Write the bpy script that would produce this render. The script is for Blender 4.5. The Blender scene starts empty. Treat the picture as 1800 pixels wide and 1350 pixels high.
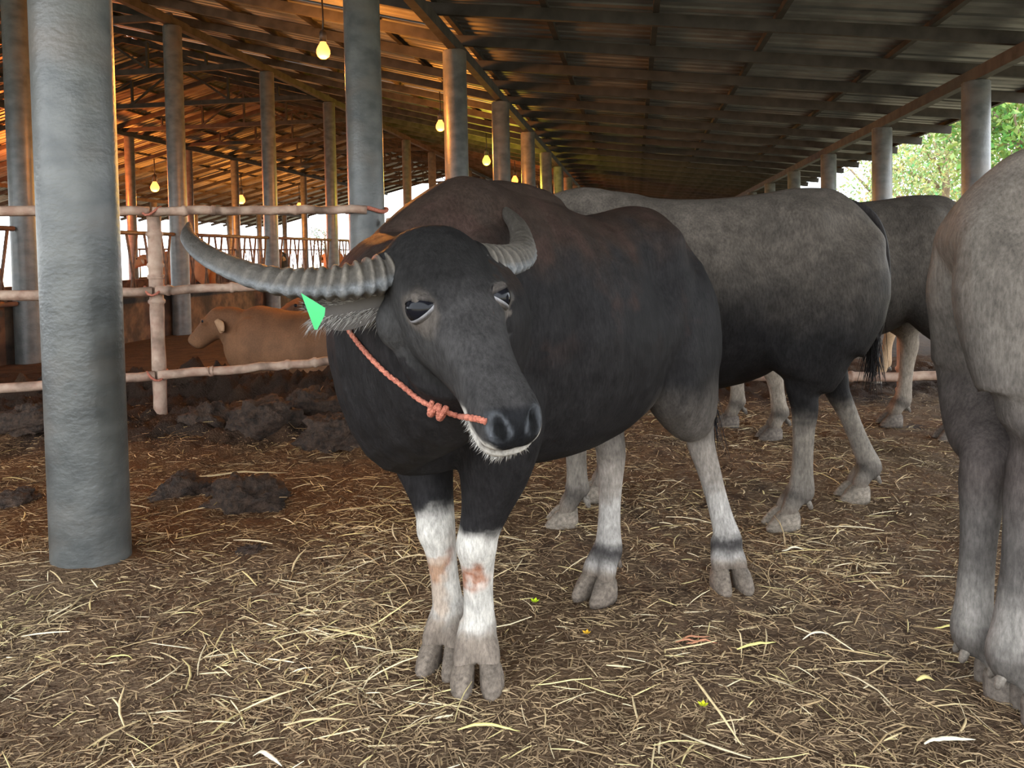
import bpy, bmesh, math, random
import numpy as np
from mathutils import Vector, Matrix, kdtree

random.seed(7)
RNG = np.random.default_rng(11)
scene = bpy.context.scene
COL = scene.collection

# ------------------------------------------------------------------ camera
FPX, CX, CY = 1400.0, 900.0, 494.0          # focal length and principal point, pixels of 1800x1350
CAM_H = 1.15
PITCH, ROLL = math.radians(2.0), math.radians(1.1)
CAM = Vector((0, 0, CAM_H))
FWD = Vector((0, math.cos(PITCH), -math.sin(PITCH)))
_R0 = Vector((1, 0, 0)); _U0 = Vector((0, math.sin(PITCH), math.cos(PITCH)))
RIGHT = _R0 * math.cos(ROLL) - _U0 * math.sin(ROLL)
UP = _U0 * math.cos(ROLL) + _R0 * math.sin(ROLL)
cam_data = bpy.data.cameras.new('camera')
cam = bpy.data.objects.new('camera', cam_data); COL.objects.link(cam)
cam.matrix_world = Matrix(((RIGHT.x, UP.x, -FWD.x, CAM.x), (RIGHT.y, UP.y, -FWD.y, CAM.y), (RIGHT.z, UP.z, -FWD.z, CAM.z), (0, 0, 0, 1)))
cam_data.sensor_width = 36.0
cam_data.lens = FPX / 1800.0 * 36.0
cam_data.shift_y = (CY - 675.0) / 1800.0
cam_data.clip_start = 0.05; cam_data.clip_end = 300
scene.camera = cam

def ray(px, py):
    return FWD + RIGHT * ((px - CX) / FPX) + UP * (-(py - CY) / FPX)
def P(px, py, depth):
    """point of the place seen at a pixel, at a given distance along world Y"""
    r = ray(px, py); return CAM + r * (depth / r.y)
def G(px, py, z=0.0):
    r = ray(px, py); return CAM + r * ((z - CAM_H) / r.z)

# ------------------------------------------------------------------ world, light, exposure
world = bpy.data.worlds.new('world'); scene.world = world; world.use_nodes = True
wn = world.node_tree; wn.nodes.clear()
wo = wn.nodes.new('ShaderNodeOutputWorld'); wb = wn.nodes.new('ShaderNodeBackground')
wb.inputs['Color'].default_value = (0.86, 0.93, 1.0, 1); wb.inputs['Strength'].default_value = 4.6
wn.links.new(wb.outputs[0], wo.inputs[0])
sun_d = bpy.data.lights.new('sun', 'SUN'); sun_d.energy = 5.0; sun_d.angle = math.radians(12); sun_d.color = (1.0, 0.93, 0.8)
sun = bpy.data.objects.new('sun', sun_d); COL.objects.link(sun)
sun.rotation_euler = (math.radians(28), 0, math.radians(-60)); 
scene.view_settings.view_transform = 'Standard'; scene.view_settings.look = 'None'
scene.view_settings.gamma = 1.0; scene.view_settings.use_curve_mapping = False
scene.view_settings.exposure = 0.48
scene.cycles.max_bounces = 8; scene.cycles.diffuse_bounces = 5

# ------------------------------------------------------------------ helpers
def lin(r, g, b, a=1.0):
    f = lambda c: (c / 255 / 12.92) if c / 255 <= 0.04045 else ((c / 255 + 0.055) / 1.055) ** 2.4
    return (f(r), f(g), f(b), a)

def mat(name, c1, c2, scale=8, rough=0.7, bump=0.2, metal=0.0, stretch=(1, 1, 1), detail=6, bscale=None, contrast=(0.35, 0.65), c3=None, c3scale=1.5, c3range=(0.5, 0.7), coord='Object', spec=0.4):
    m = bpy.data.materials.new(name); m.use_nodes = True
    nt = m.node_tree; N = nt.nodes; L = nt.links
    b = N['Principled BSDF']; b.inputs['Roughness'].default_value = rough; b.inputs['Metallic'].default_value = metal
    b.inputs['Specular IOR Level'].default_value = spec
    tc = N.new('ShaderNodeTexCoord'); mp = N.new('ShaderNodeMapping'); mp.inputs['Scale'].default_value = stretch
    L.new(tc.outputs[coord], mp.inputs[0])
    n = N.new('ShaderNodeTexNoise'); n.inputs['Scale'].default_value = scale; n.inputs['Detail'].default_value = detail
    L.new(mp.outputs[0], n.inputs['Vector'])
    r = N.new('ShaderNodeValToRGB'); r.color_ramp.elements[0].position = contrast[0]; r.color_ramp.elements[1].position = contrast[1]
    r.color_ramp.elements[0].color = c1; r.color_ramp.elements[1].color = c2
    L.new(n.outputs['Fac'], r.inputs[0]); out = r.outputs[0]
    if c3:
        n3 = N.new('ShaderNodeTexNoise'); n3.inputs['Scale'].default_value = c3scale; n3.inputs['Detail'].default_value = 4
        L.new(mp.outputs[0], n3.inputs['Vector'])
        mr = N.new('ShaderNodeMapRange'); mr.inputs[1].default_value = c3range[0]; mr.inputs[2].default_value = c3range[1]
        L.new(n3.outputs['Fac'], mr.inputs[0])
        mx = N.new('ShaderNodeMix'); mx.data_type = 'RGBA'; mx.inputs[7].default_value = c3
        L.new(mr.outputs[0], mx.inputs[0]); L.new(out, mx.inputs[6]); out = mx.outputs[2]
    L.new(out, b.inputs['Base Color'])
    if bump:
        nb = N.new('ShaderNodeTexNoise'); nb.inputs['Scale'].default_value = bscale or scale * 3; nb.inputs['Detail'].default_value = 5
        L.new(mp.outputs[0], nb.inputs['Vector'])
        bp = N.new('ShaderNodeBump'); bp.inputs['Strength'].default_value = bump; bp.inputs['Distance'].default_value = 0.02
        L.new(nb.outputs['Fac'], bp.inputs['Height']); L.new(bp.outputs[0], b.inputs['Normal'])
    return m

def attr_mat(name, rough=0.6, noise=0.35, nscale=60, stretch=(1, 1, 1), bump=0.15, spec=0.35, wet=True, sheen=0.0):
    """colour comes from the coat / straw colouring stored per vertex, varied by fine grain"""
    m = bpy.data.materials.new(name); m.use_nodes = True
    nt = m.node_tree; N = nt.nodes; L = nt.links; b = N['Principled BSDF']
    b.inputs['Roughness'].default_value = rough; b.inputs['Specular IOR Level'].default_value = spec
    if sheen:
        b.inputs['Sheen Weight'].default_value = sheen; b.inputs['Sheen Roughness'].default_value = 0.5
    at = N.new('ShaderNodeAttribute'); at.attribute_name = 'coat'
    tc = N.new('ShaderNodeTexCoord'); mp = N.new('ShaderNodeMapping'); mp.inputs['Scale'].default_value = stretch
    L.new(tc.outputs['Object'], mp.inputs[0])
    n = N.new('ShaderNodeTexNoise'); n.inputs['Scale'].default_value = nscale; n.inputs['Detail'].default_value = 6; n.inputs['Roughness'].default_value = 0.7
    L.new(mp.outputs[0], n.inputs['Vector'])
    mr = N.new('ShaderNodeMapRange'); mr.inputs[1].default_value = 0.3; mr.inputs[2].default_value = 0.7
    mr.inputs[3].default_value = 1 - noise; mr.inputs[4].default_value = 1 + noise; L.new(n.outputs['Fac'], mr.inputs[0])
    n2 = N.new('ShaderNodeTexNoise'); n2.inputs['Scale'].default_value = nscale * 0.16; n2.inputs['Detail'].default_value = 4; L.new(tc.outputs['Object'], n2.inputs['Vector'])
    m2 = N.new('ShaderNodeMapRange'); m2.inputs[1].default_value = 0.3; m2.inputs[2].default_value = 0.7; m2.inputs[3].default_value = 1 - noise * 0.45; m2.inputs[4].default_value = 1 + noise * 0.45; L.new(n2.outputs['Fac'], m2.inputs[0])
    mm = N.new('ShaderNodeMath'); mm.operation = 'MULTIPLY'; L.new(mr.outputs[0], mm.inputs[0]); L.new(m2.outputs[0], mm.inputs[1])
    mx = N.new('ShaderNodeVectorMath'); mx.operation = 'SCALE'
    L.new(at.outputs['Color'], mx.inputs[0]); L.new(mm.outputs[0], mx.inputs['Scale']); L.new(mx.outputs[0], b.inputs['Base Color'])
    if wet:
        w = N.new('ShaderNodeMapRange'); w.inputs[3].default_value = 0.25; w.inputs[4].default_value = rough
        L.new(at.outputs['Alpha'], w.inputs[0]); L.new(w.outputs[0], b.inputs['Roughness'])
    if bump:
        bp = N.new('ShaderNodeBump'); bp.inputs['Strength'].default_value = bump; bp.inputs['Distance'].default_value = 0.01
        L.new(n.outputs['Fac'], bp.inputs['Height']); L.new(bp.outputs[0], b.inputs['Normal'])
    return m

def mesh_data(name, V, F, mats=None, smooth=True):
    me = bpy.data.meshes.new(name)
    V = np.asarray(V, dtype=np.float32)
    if isinstance(F, np.ndarray):
        k = F.shape[1]; nf = len(F)
        me.vertices.add(len(V)); me.vertices.foreach_set('co', V.ravel())
        me.loops.add(nf * k); me.loops.foreach_set('vertex_index', F.ravel().astype(np.int32))
        me.polygons.add(nf); me.polygons.foreach_set('loop_start', np.arange(0, nf * k, k, dtype=np.int32))
        me.update(calc_edges=True)
    else:
        me.from_pydata([tuple(map(float, v)) for v in V], [], [tuple(map(int, f)) for f in F])
    if smooth: me.polygons.foreach_set('use_smooth', np.ones(len(me.polygons), dtype=bool))
    for m in (mats or []): me.materials.append(m)
    me.update(); return me

def set_coat(me, rgba):
    a = me.color_attributes.new('coat', 'FLOAT_COLOR', 'POINT')
    a.data.foreach_set('color', np.asarray(rgba, dtype=np.float32).ravel())

def link(name, me, parent=None, loc=(0, 0, 0), rot=(0, 0, 0)):
    o = bpy.data.objects.new(name, me); COL.objects.link(o)
    o.location = loc; o.rotation_euler = rot
    if parent: o.parent = parent
    return o
def empty(name, loc=(0, 0, 0), rz=0.0):
    o = bpy.data.objects.new(name, None); COL.objects.link(o); o.location = loc; o.rotation_euler = (0, 0, rz); o.empty_display_size = 0.1
    return o
def tag(o, label, cat, group=None):
    o['label'] = label; o['category'] = cat
    if group: o['group'] = group
    return o

def frames(pts, ref):
    """tangent, up-ish and side vectors along a path"""
    pts = [Vector(p) for p in pts]; out = []
    for i, p in enumerate(pts):
        a = pts[max(i - 1, 0)]; b = pts[min(i + 1, len(pts) - 1)]
        t = (b - a).normalized(); u = Vector(ref) - t * t.dot(Vector(ref))
        if u.length < 1e-4: u = Vector((0.01, 1, 0.02)) - t * t.dot(Vector((0.01, 1, 0.02)))
        u.normalize(); s = u.cross(t).normalized(); out.append((t, u, s))
    return out

def tube(pts, rad, n=12, ref=(0, 0, 1), cap=True):
    """closed round tube through points; rad is a number, a list, or a list of (side, up)"""
    fr = frames(pts, ref); V = []; F = []
    for i, p in enumerate(pts):
        r = rad[i] if isinstance(rad, (list, tuple)) else rad
        rs, ru = r if isinstance(r, (list, tuple)) else (r, r)
        for k in range(n):
            a = 2 * math.pi * k / n
            V.append(Vector(p) + fr[i][2] * (math.cos(a) * rs) + fr[i][1] * (math.sin(a) * ru))
    m = len(pts)
    for i in range(m - 1):
        for k in range(n):
            k2 = (k + 1) % n
            F.append((i * n + k, i * n + k2, (i + 1) * n + k2, (i + 1) * n + k))
    if cap:
        F.append(tuple(range(n - 1, -1, -1))); F.append(tuple((m - 1) * n + k for k in range(n)))
    return V, F
def join(*parts):
    V = []; F = []
    for v, f in parts:
        o = len(V); V += list(v); F += [tuple(i + o for i in q) for q in f]
    return V, F
def box(x0, x1, y0, y1, z0, z1):
    V = [(x0, y0, z0), (x1, y0, z0), (x1, y1, z0), (x0, y1, z0), (x0, y0, z1), (x1, y0, z1), (x1, y1, z1), (x0, y1, z1)]
    F = [(0, 3, 2, 1), (4, 5, 6, 7), (0, 1, 5, 4), (1, 2, 6, 5), (2, 3, 7, 6), (3, 0, 4, 7)]
    return V, F
def beam(p0, p1, w, h, up=(0, 0, 1)):
    """rectangular bar between two points"""
    p0 = Vector(p0); p1 = Vector(p1); t = (p1 - p0).normalized()
    u = Vector(up) - t * t.dot(Vector(up)); u.normalize(); s = t.cross(u)
    V = [p + s * (a * w / 2) + u * (b * h / 2) for p in (p0, p1) for a, b in ((-1, -1), (1, -1), (1, 1), (-1, 1))]
    F = [(3, 2, 1, 0), (4, 5, 6, 7)] + [(k, (k + 1) % 4, 4 + (k + 1) % 4, 4 + k) for k in range(4)]
    return V, F
def catmull(pts, n):
    """smooth resampling of a list of tuples"""
    pts = np.array([list(p) for p in pts], float); m = len(pts); out = []
    ext = np.vstack([2 * pts[0] - pts[1], pts, 2 * pts[-1] - pts[-2]])
    for j in np.linspace(0, m - 1, n):
        i = min(int(j), m - 2); t = j - i; a, b, c, d = ext[i], ext[i + 1], ext[i + 2], ext[i + 3]
        out.append(0.5 * ((2 * b) + (-a + c) * t + (2 * a - 5 * b + 4 * c - d) * t * t + (-a + 3 * b - 3 * c + d) * t ** 3))
    return np.array(out)

def _hash(ix, iy, iz, seed):
    h = (ix * 374761393 + iy * 668265263 + iz * 2147483647 + seed * 974634777) & 0xFFFFFFFF
    h = ((h ^ (h >> 13)) * 1274126177) & 0xFFFFFFFF
    return ((h ^ (h >> 16)) & 0xFFFF) / 65535.0
def vnoise(x, y, z=None, seed=0):
    x = np.asarray(x, float); y = np.asarray(y, float); z = np.zeros_like(x) if z is None else np.asarray(z, float)
    ix, iy, iz = np.floor(x).astype(np.int64), np.floor(y).astype(np.int64), np.floor(z).astype(np.int64)
    fx, fy, fz = x - ix, y - iy, z - iz
    fx, fy, fz = fx * fx * (3 - 2 * fx), fy * fy * (3 - 2 * fy), fz * fz * (3 - 2 * fz); r = 0
    for a in (0, 1):
        for b in (0, 1):
            for c in (0, 1):
                r = r + _hash(ix + a, iy + b, iz + c, seed) * (fx if a else 1 - fx) * (fy if b else 1 - fy) * (fz if c else 1 - fz)
    return r
def fbm(x, y, z=None, seed=0, octv=4):
    r = 0; amp = 0.5; k = 1.0
    for o in range(octv):
        r = r + amp * (vnoise(np.asarray(x) * k, np.asarray(y) * k, None if z is None else np.asarray(z) * k, seed + o) - 0.5); amp *= 0.5; k *= 2.03
    return r
def sstep(a, b, x):
    t = np.clip((np.asarray(x, float) - a) / (b - a), 0, 1); return t * t * (3 - 2 * t)

# ------------------------------------------------------------------ materials
M = {}
M['pillar'] = mat('pillar_cement', lin(62, 63, 61), lin(86, 86, 83), scale=7, rough=0.40, bump=0.15, bscale=40, stretch=(1, 1, 1.5), c3=lin(88, 82, 75), c3scale=3.0, c3range=(0.5, 0.75), spec=0.5)
M['bamboo'] = mat('weathered_pipe', lin(150, 118, 100), lin(176, 150, 130), scale=14, rough=0.65, bump=0.25, c3=lin(96, 76, 62), c3scale=6, c3range=(0.5, 0.72))
M['barrier'] = mat('barrier_steel', lin(66, 48, 38), lin(104, 78, 60), scale=12, rough=0.6, bump=0.15)
M['roof_steel'] = mat('roof_steel', lin(46, 43, 40), lin(60, 56, 52), scale=6, rough=0.85, bump=0.08, spec=0.08)
M['sheet'] = mat('roof_sheet', lin(76, 76, 76), lin(98, 98, 96), scale=3, rough=0.6, bump=0.05, spec=0.25, c3=lin(66, 60, 54), c3scale=1.2, c3range=(0.5, 0.75))
M['soil'] = mat('barn_soil', lin(72, 56, 43), lin(116, 95, 74), scale=14, rough=0.95, bump=0.9, bscale=70, detail=8, c3=lin(92, 72, 52), c3scale=0.7, c3range=(0.42, 0.62), spec=0.15)
def add_muck_and_tint(m):
    nt = m.node_tree; b = nt.nodes['Principled BSDF']; src = b.inputs['Base Color'].links[0].from_socket
    at = nt.nodes.new('ShaderNodeAttribute'); at.attribute_name = 'coat'; mx = nt.nodes.new('ShaderNodeMix'); mx.data_type = 'RGBA'; mx.inputs[7].default_value = lin(50, 38, 30)
    sep = nt.nodes.new('ShaderNodeSeparateColor'); nt.links.new(at.outputs['Color'], sep.inputs[0])
    my = nt.nodes.new('ShaderNodeMix'); my.data_type = 'RGBA'; my.blend_type = 'MULTIPLY'; my.inputs[7].default_value = (0.95, 0.70, 0.48, 1)  # green channel multiplies the soil towards orange-brown
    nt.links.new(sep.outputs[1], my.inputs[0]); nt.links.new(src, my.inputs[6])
    nt.links.new(sep.outputs[0], mx.inputs[0]); nt.links.new(my.outputs[2], mx.inputs[6]); nt.links.new(mx.outputs[2], b.inputs['Base Color'])
add_muck_and_tint(M['soil'])
M['muck'] = mat('pen_muck', lin(44, 33, 26), lin(66, 50, 38), scale=6, rough=0.9, bump=0.8, bscale=30, spec=0.2)
M['manure'] = mat('manure', lin(36, 26, 19), lin(66, 49, 37), scale=30, rough=0.8, bump=0.8, bscale=60, spec=0.3)
M['concrete'] = mat('trough_concrete', lin(120, 96, 74), lin(156, 128, 100), scale=4, rough=0.85, bump=0.3, c3=lin(84, 62, 46), c3scale=1.6, c3range=(0.45, 0.65))
M['outdoor'] = mat('outdoor_ground', lin(170, 160, 130), lin(196, 188, 160), scale=1.2, rough=0.95, bump=0.3)
M['wall'] = mat('dirty_wall', lin(58, 43, 32), lin(92, 70, 52), scale=7, rough=0.9, bump=0.4, c3=lin(40, 30, 23), c3scale=2.5, c3range=(0.45, 0.62))
M['coat'] = attr_mat('buffalo_coat', rough=0.55, noise=0.38, nscale=130, stretch=(1, 1, 0.30), bump=0.45, spec=0.03)
M['fur'] = attr_mat('calf_coat', rough=0.75, noise=0.2, nscale=70, bump=0.2, spec=0.2)
M['hoof'] = attr_mat('hoof_horn', rough=0.85, noise=0.55, nscale=75, bump=0.5, spec=0.25)
M['horn'] = attr_mat('horn_keratin', rough=0.5, noise=0.40, nscale=80, bump=0.6, spec=0.3)
M['hair'] = attr_mat('hair_strands', rough=0.6, noise=0.1, nscale=30, bump=0, spec=0.3)
M['straw'] = attr_mat('straw_litter', rough=0.65, noise=0.2, nscale=50, bump=0, spec=0.25, wet=False)
M['eye'] = attr_mat('eye_surface', rough=0.12, noise=0.05, nscale=50, bump=0, spec=0.14, wet=False)
M['rope'] = mat('salmon_rope', lin(166, 92, 74), lin(196, 122, 98), scale=120, rough=0.8, bump=0.6, bscale=260)
M['tag'] = mat('green_ear_tag', lin(26, 140, 74), lin(44, 168, 92), scale=10, rough=0.45, bump=0.02)
M['socket'] = mat('black_socket', lin(28, 26, 25), lin(42, 38, 36), scale=20, rough=0.5, bump=0.05)
M['bark'] = mat('tree_bark', lin(92, 78, 64), lin(138, 120, 100), scale=8, rough=0.9, bump=0.6, stretch=(1, 1, 0.3))

# ------------------------------------------------------------------ the building: frame of the shed
TH = math.atan(215.0 / 1400.0)                 # the shed's long axis points a little right of the view
def B(l, a, z=0.0):
    return Vector((a * math.sin(TH) + l * math.cos(TH), a * math.cos(TH) - l * math.sin(TH), z))
PR = 0.1375                                     # pillar radius
ROW = {'R': 3.6, 'A': -2.03, 'B': -7.0, 'C': -14.5, 'D': -19.47}
TOP = {'R': 1.15 + 1.72, 'A': 1.15 + 2.36, 'B': 1.15 + 3.60, 'C': 1.15 + 3.60, 'D': 1.15 + 2.36}
RIDGE_L = -10.75
A0, A1 = -1.2, 46.0                             # near and far end of the roof
BEAM_H, RAFT_H, PURL_H = 0.13, 0.12, 0.06
STK = BEAM_H + RAFT_H + PURL_H
EAVE_R, EAVE_D = 4.85, -22.4
def roof_z(l):
    """height of the sheets' underside"""
    a, b = ROW['A'], TOP['A'] + STK
    if l > a: return b - (l - a) * 0.1137
    if l > RIDGE_L: return b + (a - l) * 0.249
    zr = b + (a - RIDGE_L) * 0.249
    return zr - (RIDGE_L - l) * 0.249

roof = empty('ceiling', (0, 0, 0), -TH); roof['kind'] = 'structure'
SEGS = [(ROW['A'], EAVE_R), (RIDGE_L, ROW['A']), (EAVE_D, RIDGE_L)]

def sheet_mesh(l0, l1, w):
    prof = []; ribs = 4; sp = w / ribs
    for k in range(ribs):
        y = k * sp
        prof += [(y, 0), (y + sp * 0.58, 0), (y + sp * 0.68, 0.036), (y + sp * 0.88, 0.036)]
    prof.append((w + 0.03, 0.003))
    z0, z1 = roof_z(l0 + 1e-6), roof_z(l1 - 1e-6); V = []; F = []
    lm = [l0, l1]
    for l, z in ((l0, z0), (l1, z1)):
        V += [(l, y, z + h) for y, h in prof]
    n = len(prof)
    F = [(i, i + 1, n + i + 1, n + i) for i in range(n - 1)]
    return mesh_data('roof_sheet', V, F, [M['sheet']], smooth=False)
SHW = 0.76
for (l0, l1) in SEGS:
    me = sheet_mesh(l0, l1, SHW)
    for k in range(int((A1 - A0) / SHW) + 1):
        jut = random.uniform(-0.0, 0.0)
        link('roof_sheet', me, roof, (0, A0 + k * SHW, random.uniform(0, 0.006)))
# rafters run across, purlins along, edge beams sit on the pillar rows
RSP = 1.27
for (l0, l1) in SEGS:
    z0 = roof_z(l0 + 1e-6) - PURL_H - RAFT_H / 2; z1 = roof_z(l1 - 1e-6) - PURL_H - RAFT_H / 2
    V, F = beam((l0, 0, z0), (l1, 0, z1), 0.06, RAFT_H)
    me = mesh_data('rafter', V, F, [M['roof_steel']], smooth=False)
    for k in range(int((A1 - A0) / RSP) + 1):
        link('rafter', me, roof, (0, A0 + 0.45 + k * RSP, 0))
me = mesh_data('purlin', *beam((0, A0, 0), (0, A1, 0), 0.06, PURL_H), [M['roof_steel']], smooth=False)
for l in (4.78, 3.2, 2.72 + 0.1, 1.42, 0.25, -0.86, -2.0, -3.1, -4.3, -5.5, -6.7, -7.9, -9.1, -10.3, -11.2, -12.4, -13.6, -14.8, -16.0, -17.2, -18.4, -19.6, -20.8, -22.2):
    if l in (3.2,): continue
    link('purlin', me, roof, (l, 0, roof_z(l) - PURL_H / 2))
me = mesh_data('ridge_beam', *beam((0, A0, 0), (0, A1, 0), 0.10, BEAM_H), [M['roof_steel']], smooth=False)
for r in 'RABCD':
    link('row_beam', me, roof, (ROW[r], 0, TOP[r] + BEAM_H / 2))

# ------------------------------------------------------------------ pillars
def pillar_mesh(h):
    pts = [(0, 0, -0.25), (0, 0, 0), (0, 0, 0.5), (0, 0, 1.2), (0, 0, h - 0.012), (0, 0, h)]
    V, F = tube(pts, [PR, PR, PR, PR, PR, PR - 0.012], n=36, ref=(0, 1, 0))
    return mesh_data('pillar', V, F, [M['pillar']])
PM = {r: pillar_mesh(TOP[r]) for r in 'RABCD'}
ORD = ['first', 'second', 'third', 'fourth', 'fifth', 'sixth', 'seventh', 'eighth', 'ninth', 'tenth', 'eleventh', 'twelfth', 'thirteenth', 'fourteenth']
def pillars(row, avals, text, grp):
    for i, a in enumerate(avals):
        o = link('pillar', PM[row], None, B(ROW[row], a, 0), (0, 0, random.uniform(0, 6)))
        tag(o, text[i] if i < len(text) else '%s pillar of the %s' % (ORD[i], grp), 'pillar', grp)
PA = [2.68 + 3.23 * k for k in range(14)]
pillars('A', PA, ['thick grey cement pillar standing at the front left, nearest of all', 'grey pillar between the first hanging bulb and the buffalo, fence tied to it'], 'pillar row behind the black buffalo')
pillars('R', [PA[k] - 0.0 for k in range(1, 12)], ['pillar out by the right end of the fence behind the buffalo', 'tallest bluish pillar in front of the green trees at right'], 'pillar row along the right eave')
pillars('B', [5.1 + 3.2 * k for k in range(12)], ['pillar at the far left end of the feed barrier', 'grey pillar at the far left, left of the thick front pillar'], 'pillar row along the feed barrier')
pillars('C', [21.4 + 3.1 * k for k in range(8)], [], 'thin far pillar row across the feed alley')
pillars('D', [24.0 + 3.1 * k for k in range(7)], [], 'farthest pillar row under the left eave')

# roof trusses between the two middle rows
tr_col = [5.1 + 3.2 * k for k in range(12)]
zt = TOP['B'] + BEAM_H + 0.02
chord = mesh_data('truss_chord', *beam((ROW['C'], 0, zt), (ROW['B'], 0, zt), 0.07, 0.11), [M['roof_steel']], smooth=False)
webs = []
for l in (-8.25, -9.5, -10.75, -12.0, -13.25):
    webs.append(mesh_data('truss_post', *beam((l, 0, zt + 0.05), (l, 0, roof_z(l) - PURL_H - RAFT_H), 0.05, 0.05, up=(0, 1, 0)), [M['roof_steel']], smooth=False))
for l0, l1 in ((-8.25, -9.5), (-9.5, -10.75), (-12.0, -10.75), (-13.25, -12.0)):
    webs.append(mesh_data('truss_diagonal', *beam((l0, 0, zt + 0.05), (l1, 0, roof_z(l1) - PURL_H - RAFT_H), 0.045, 0.045, up=(0, 1, 0)), [M['roof_steel']], smooth=False))
for a in tr_col:
    c = link('truss_chord', chord, roof, (0, a, 0))
    for w in webs: link(w.name.split('.')[0], w, c)

# ------------------------------------------------------------------ floor
def orange_w(x, y):  # weight of the orange-brown tint on the left middle floor
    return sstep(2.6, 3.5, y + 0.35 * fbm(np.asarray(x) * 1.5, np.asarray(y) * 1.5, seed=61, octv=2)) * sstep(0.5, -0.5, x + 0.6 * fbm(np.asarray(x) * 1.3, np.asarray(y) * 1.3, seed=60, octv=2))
def muck_w(x, y):
    d = sstep(4.2, 5.0, y + 0.10 * x) * sstep(0.5, -0.5, x)
    return np.maximum(d, 0.9 * sstep(5.4, 6.2, y))
def mound(x, y):
    """heaped mud along the fence"""
    d = sstep(4.1, 4.9, y + 0.12 * x) * sstep(7.4, 6.4, y) * sstep(0.6, -0.6, x)
    d = np.maximum(d, 0.55 * sstep(5.6, 6.6, y) * sstep(9.0, 7.0, y))
    lump = np.abs(fbm(x * 5.5, y * 5.5, seed=40, octv=4)) * 0.26 + np.abs(fbm(x * 14, y * 14, seed=50, octv=3)) * 0.13
    r_ = np.exp(-((y - 6.35 - 0.1 * fbm(x * 2, x * 0, seed=8, octv=2)) / 0.22) ** 2) * sstep(-4.6, -3.6, x) * sstep(0.2, -0.6, x)
    return d * (0.02 + lump * 1.15) + r_ * (0.15 + 0.8 * lump)
def ground_z(x, y):
    x = np.asarray(x, float); y = np.asarray(y, float)
    z = fbm(x * 1.1, y * 1.1, seed=3, octv=2) * 0.03 + fbm(x * 5, y * 5, seed=9, octv=4) * 0.05 + np.abs(fbm(x * 20, y * 20, seed=15, octv=3)) * 0.026
    b = B(ROW['A'], PA[0]); z = z + 0.05 * np.exp(-((x - b.x) ** 2 + (y - b.y) ** 2) / 0.12)
    return z - 0.004 + mound(x, y)
gx = np.arange(-5.2, 6.0, 0.026); gy = np.arange(0.6, 8.2, 0.026)
X, Y = np.meshgrid(gx, gy); Z = ground_z(X, Y); nx, ny = len(gx), len(gy)
edge = np.minimum(np.minimum(X - gx[0], gx[-1] - X), np.minimum(Y - gy[0], gy[-1] - Y)); Z = np.where(edge < 0.05, -0.03, Z)
idx = np.arange(nx * ny).reshape(ny, nx)
F = np.stack([idx[:-1, :-1], idx[:-1, 1:], idx[1:, 1:], idx[1:, :-1]], -1).reshape(-1, 4)
fme = mesh_data('floor', np.stack([X, Y, Z], -1).reshape(-1, 3), F, [M['soil']])
muck = np.clip(muck_w(X, Y) + 1.2 * fbm(X * 3, Y * 3, seed=44, octv=3) * (muck_w(X, Y) > 0.03), 0, 1).ravel(); set_coat(fme, np.stack([muck, orange_w(X, Y).ravel(), muck, np.ones_like(muck)], -1))
fl = link('floor', fme); fl['kind'] = 'structure'
def slab(name, l0, l1, a0, a1, z, m, th=0.2):
    V, F = box(l0, l1, a0, a1, z - th, z)
    o = link(name, mesh_data(name, V, F, [m], smooth=False), None, (0, 0, 0), (0, 0, -TH)); o['kind'] = 'structure'; return o
slab('floor_far_pens', -7.24, 5.3, -3.0, 46.5, -0.022, M['muck'])
slab('floor_feed_alley', -14.6, -7.24, -3.0, 46.5, 0.10, M['concrete'])
slab('floor_left_pens', -22.5, -14.6, -3.0, 46.5, -0.02, M['soil'])
V, F = box(-90, 90, -40, 130, -0.4, -0.06)
og = link('outdoor_ground', mesh_data('outdoor_ground', V, F, [M['outdoor']], smooth=False)); og['kind'] = 'structure'
# low dirty wall under the feed barrier, and the same across the alley
V, F = box(-0.09, 0.09, -3.0, 46.0, -0.2, 0.72)
me = mesh_data('wall_feed', V, F, [M['wall']], smooth=False)
o = link('wall_left', me, None, B(ROW['B'] - 0.24, 0), (0, 0, -TH)); o['kind'] = 'structure'
V, F = box(-0.09, 0.09, -3.0, 46.0, -0.2, 0.60)
o = link('wall_far', mesh_data('wall_far', V, F, [M['wall']], smooth=False), None, B(ROW['C'] + 0.26, 0), (0, 0, -TH)); o['kind'] = 'structure'

# ------------------------------------------------------------------ fences
def node_tube(p0, p1, r, nodes=6, n=12, wob=0.006, seed=0):
    """pipe or bamboo rail with swollen joints"""
    rs = random.Random(seed); p0 = Vector(p0); p1 = Vector(p1); pts = []; rad = []
    L = (p1 - p0).length; m = max(int(L / 0.11), 6)
    nd = [rs.uniform(0.05, 0.95) for _ in range(nodes)]
    for i in range(m + 1):
        t = i / m; pts.append(p0.lerp(p1, t) + Vector((0, rs.uniform(-wob, wob), rs.uniform(-wob, wob)))); rad.append(r * rs.uniform(0.95, 1.05))
    extra = []
    for i, (p, q) in enumerate(zip(pts, rad)): extra.append((i / m, p, q))
    for t in nd:
        c = p0.lerp(p1, t)
        for dt, k in ((-0.02 / L, 1.0), (-0.008 / L, 1.22), (0.008 / L, 1.22), (0.02 / L, 1.0)): extra.append((t + dt, p0.lerp(p1, t + dt), r * k))
    extra.sort(key=lambda e: e[0])
    return tube([e[1] for e in extra], [e[2] for e in extra], n, ref=(0, 1, 0) if abs((p1 - p0).normalized().z) > 0.7 else (0, 0, 1))

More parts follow.
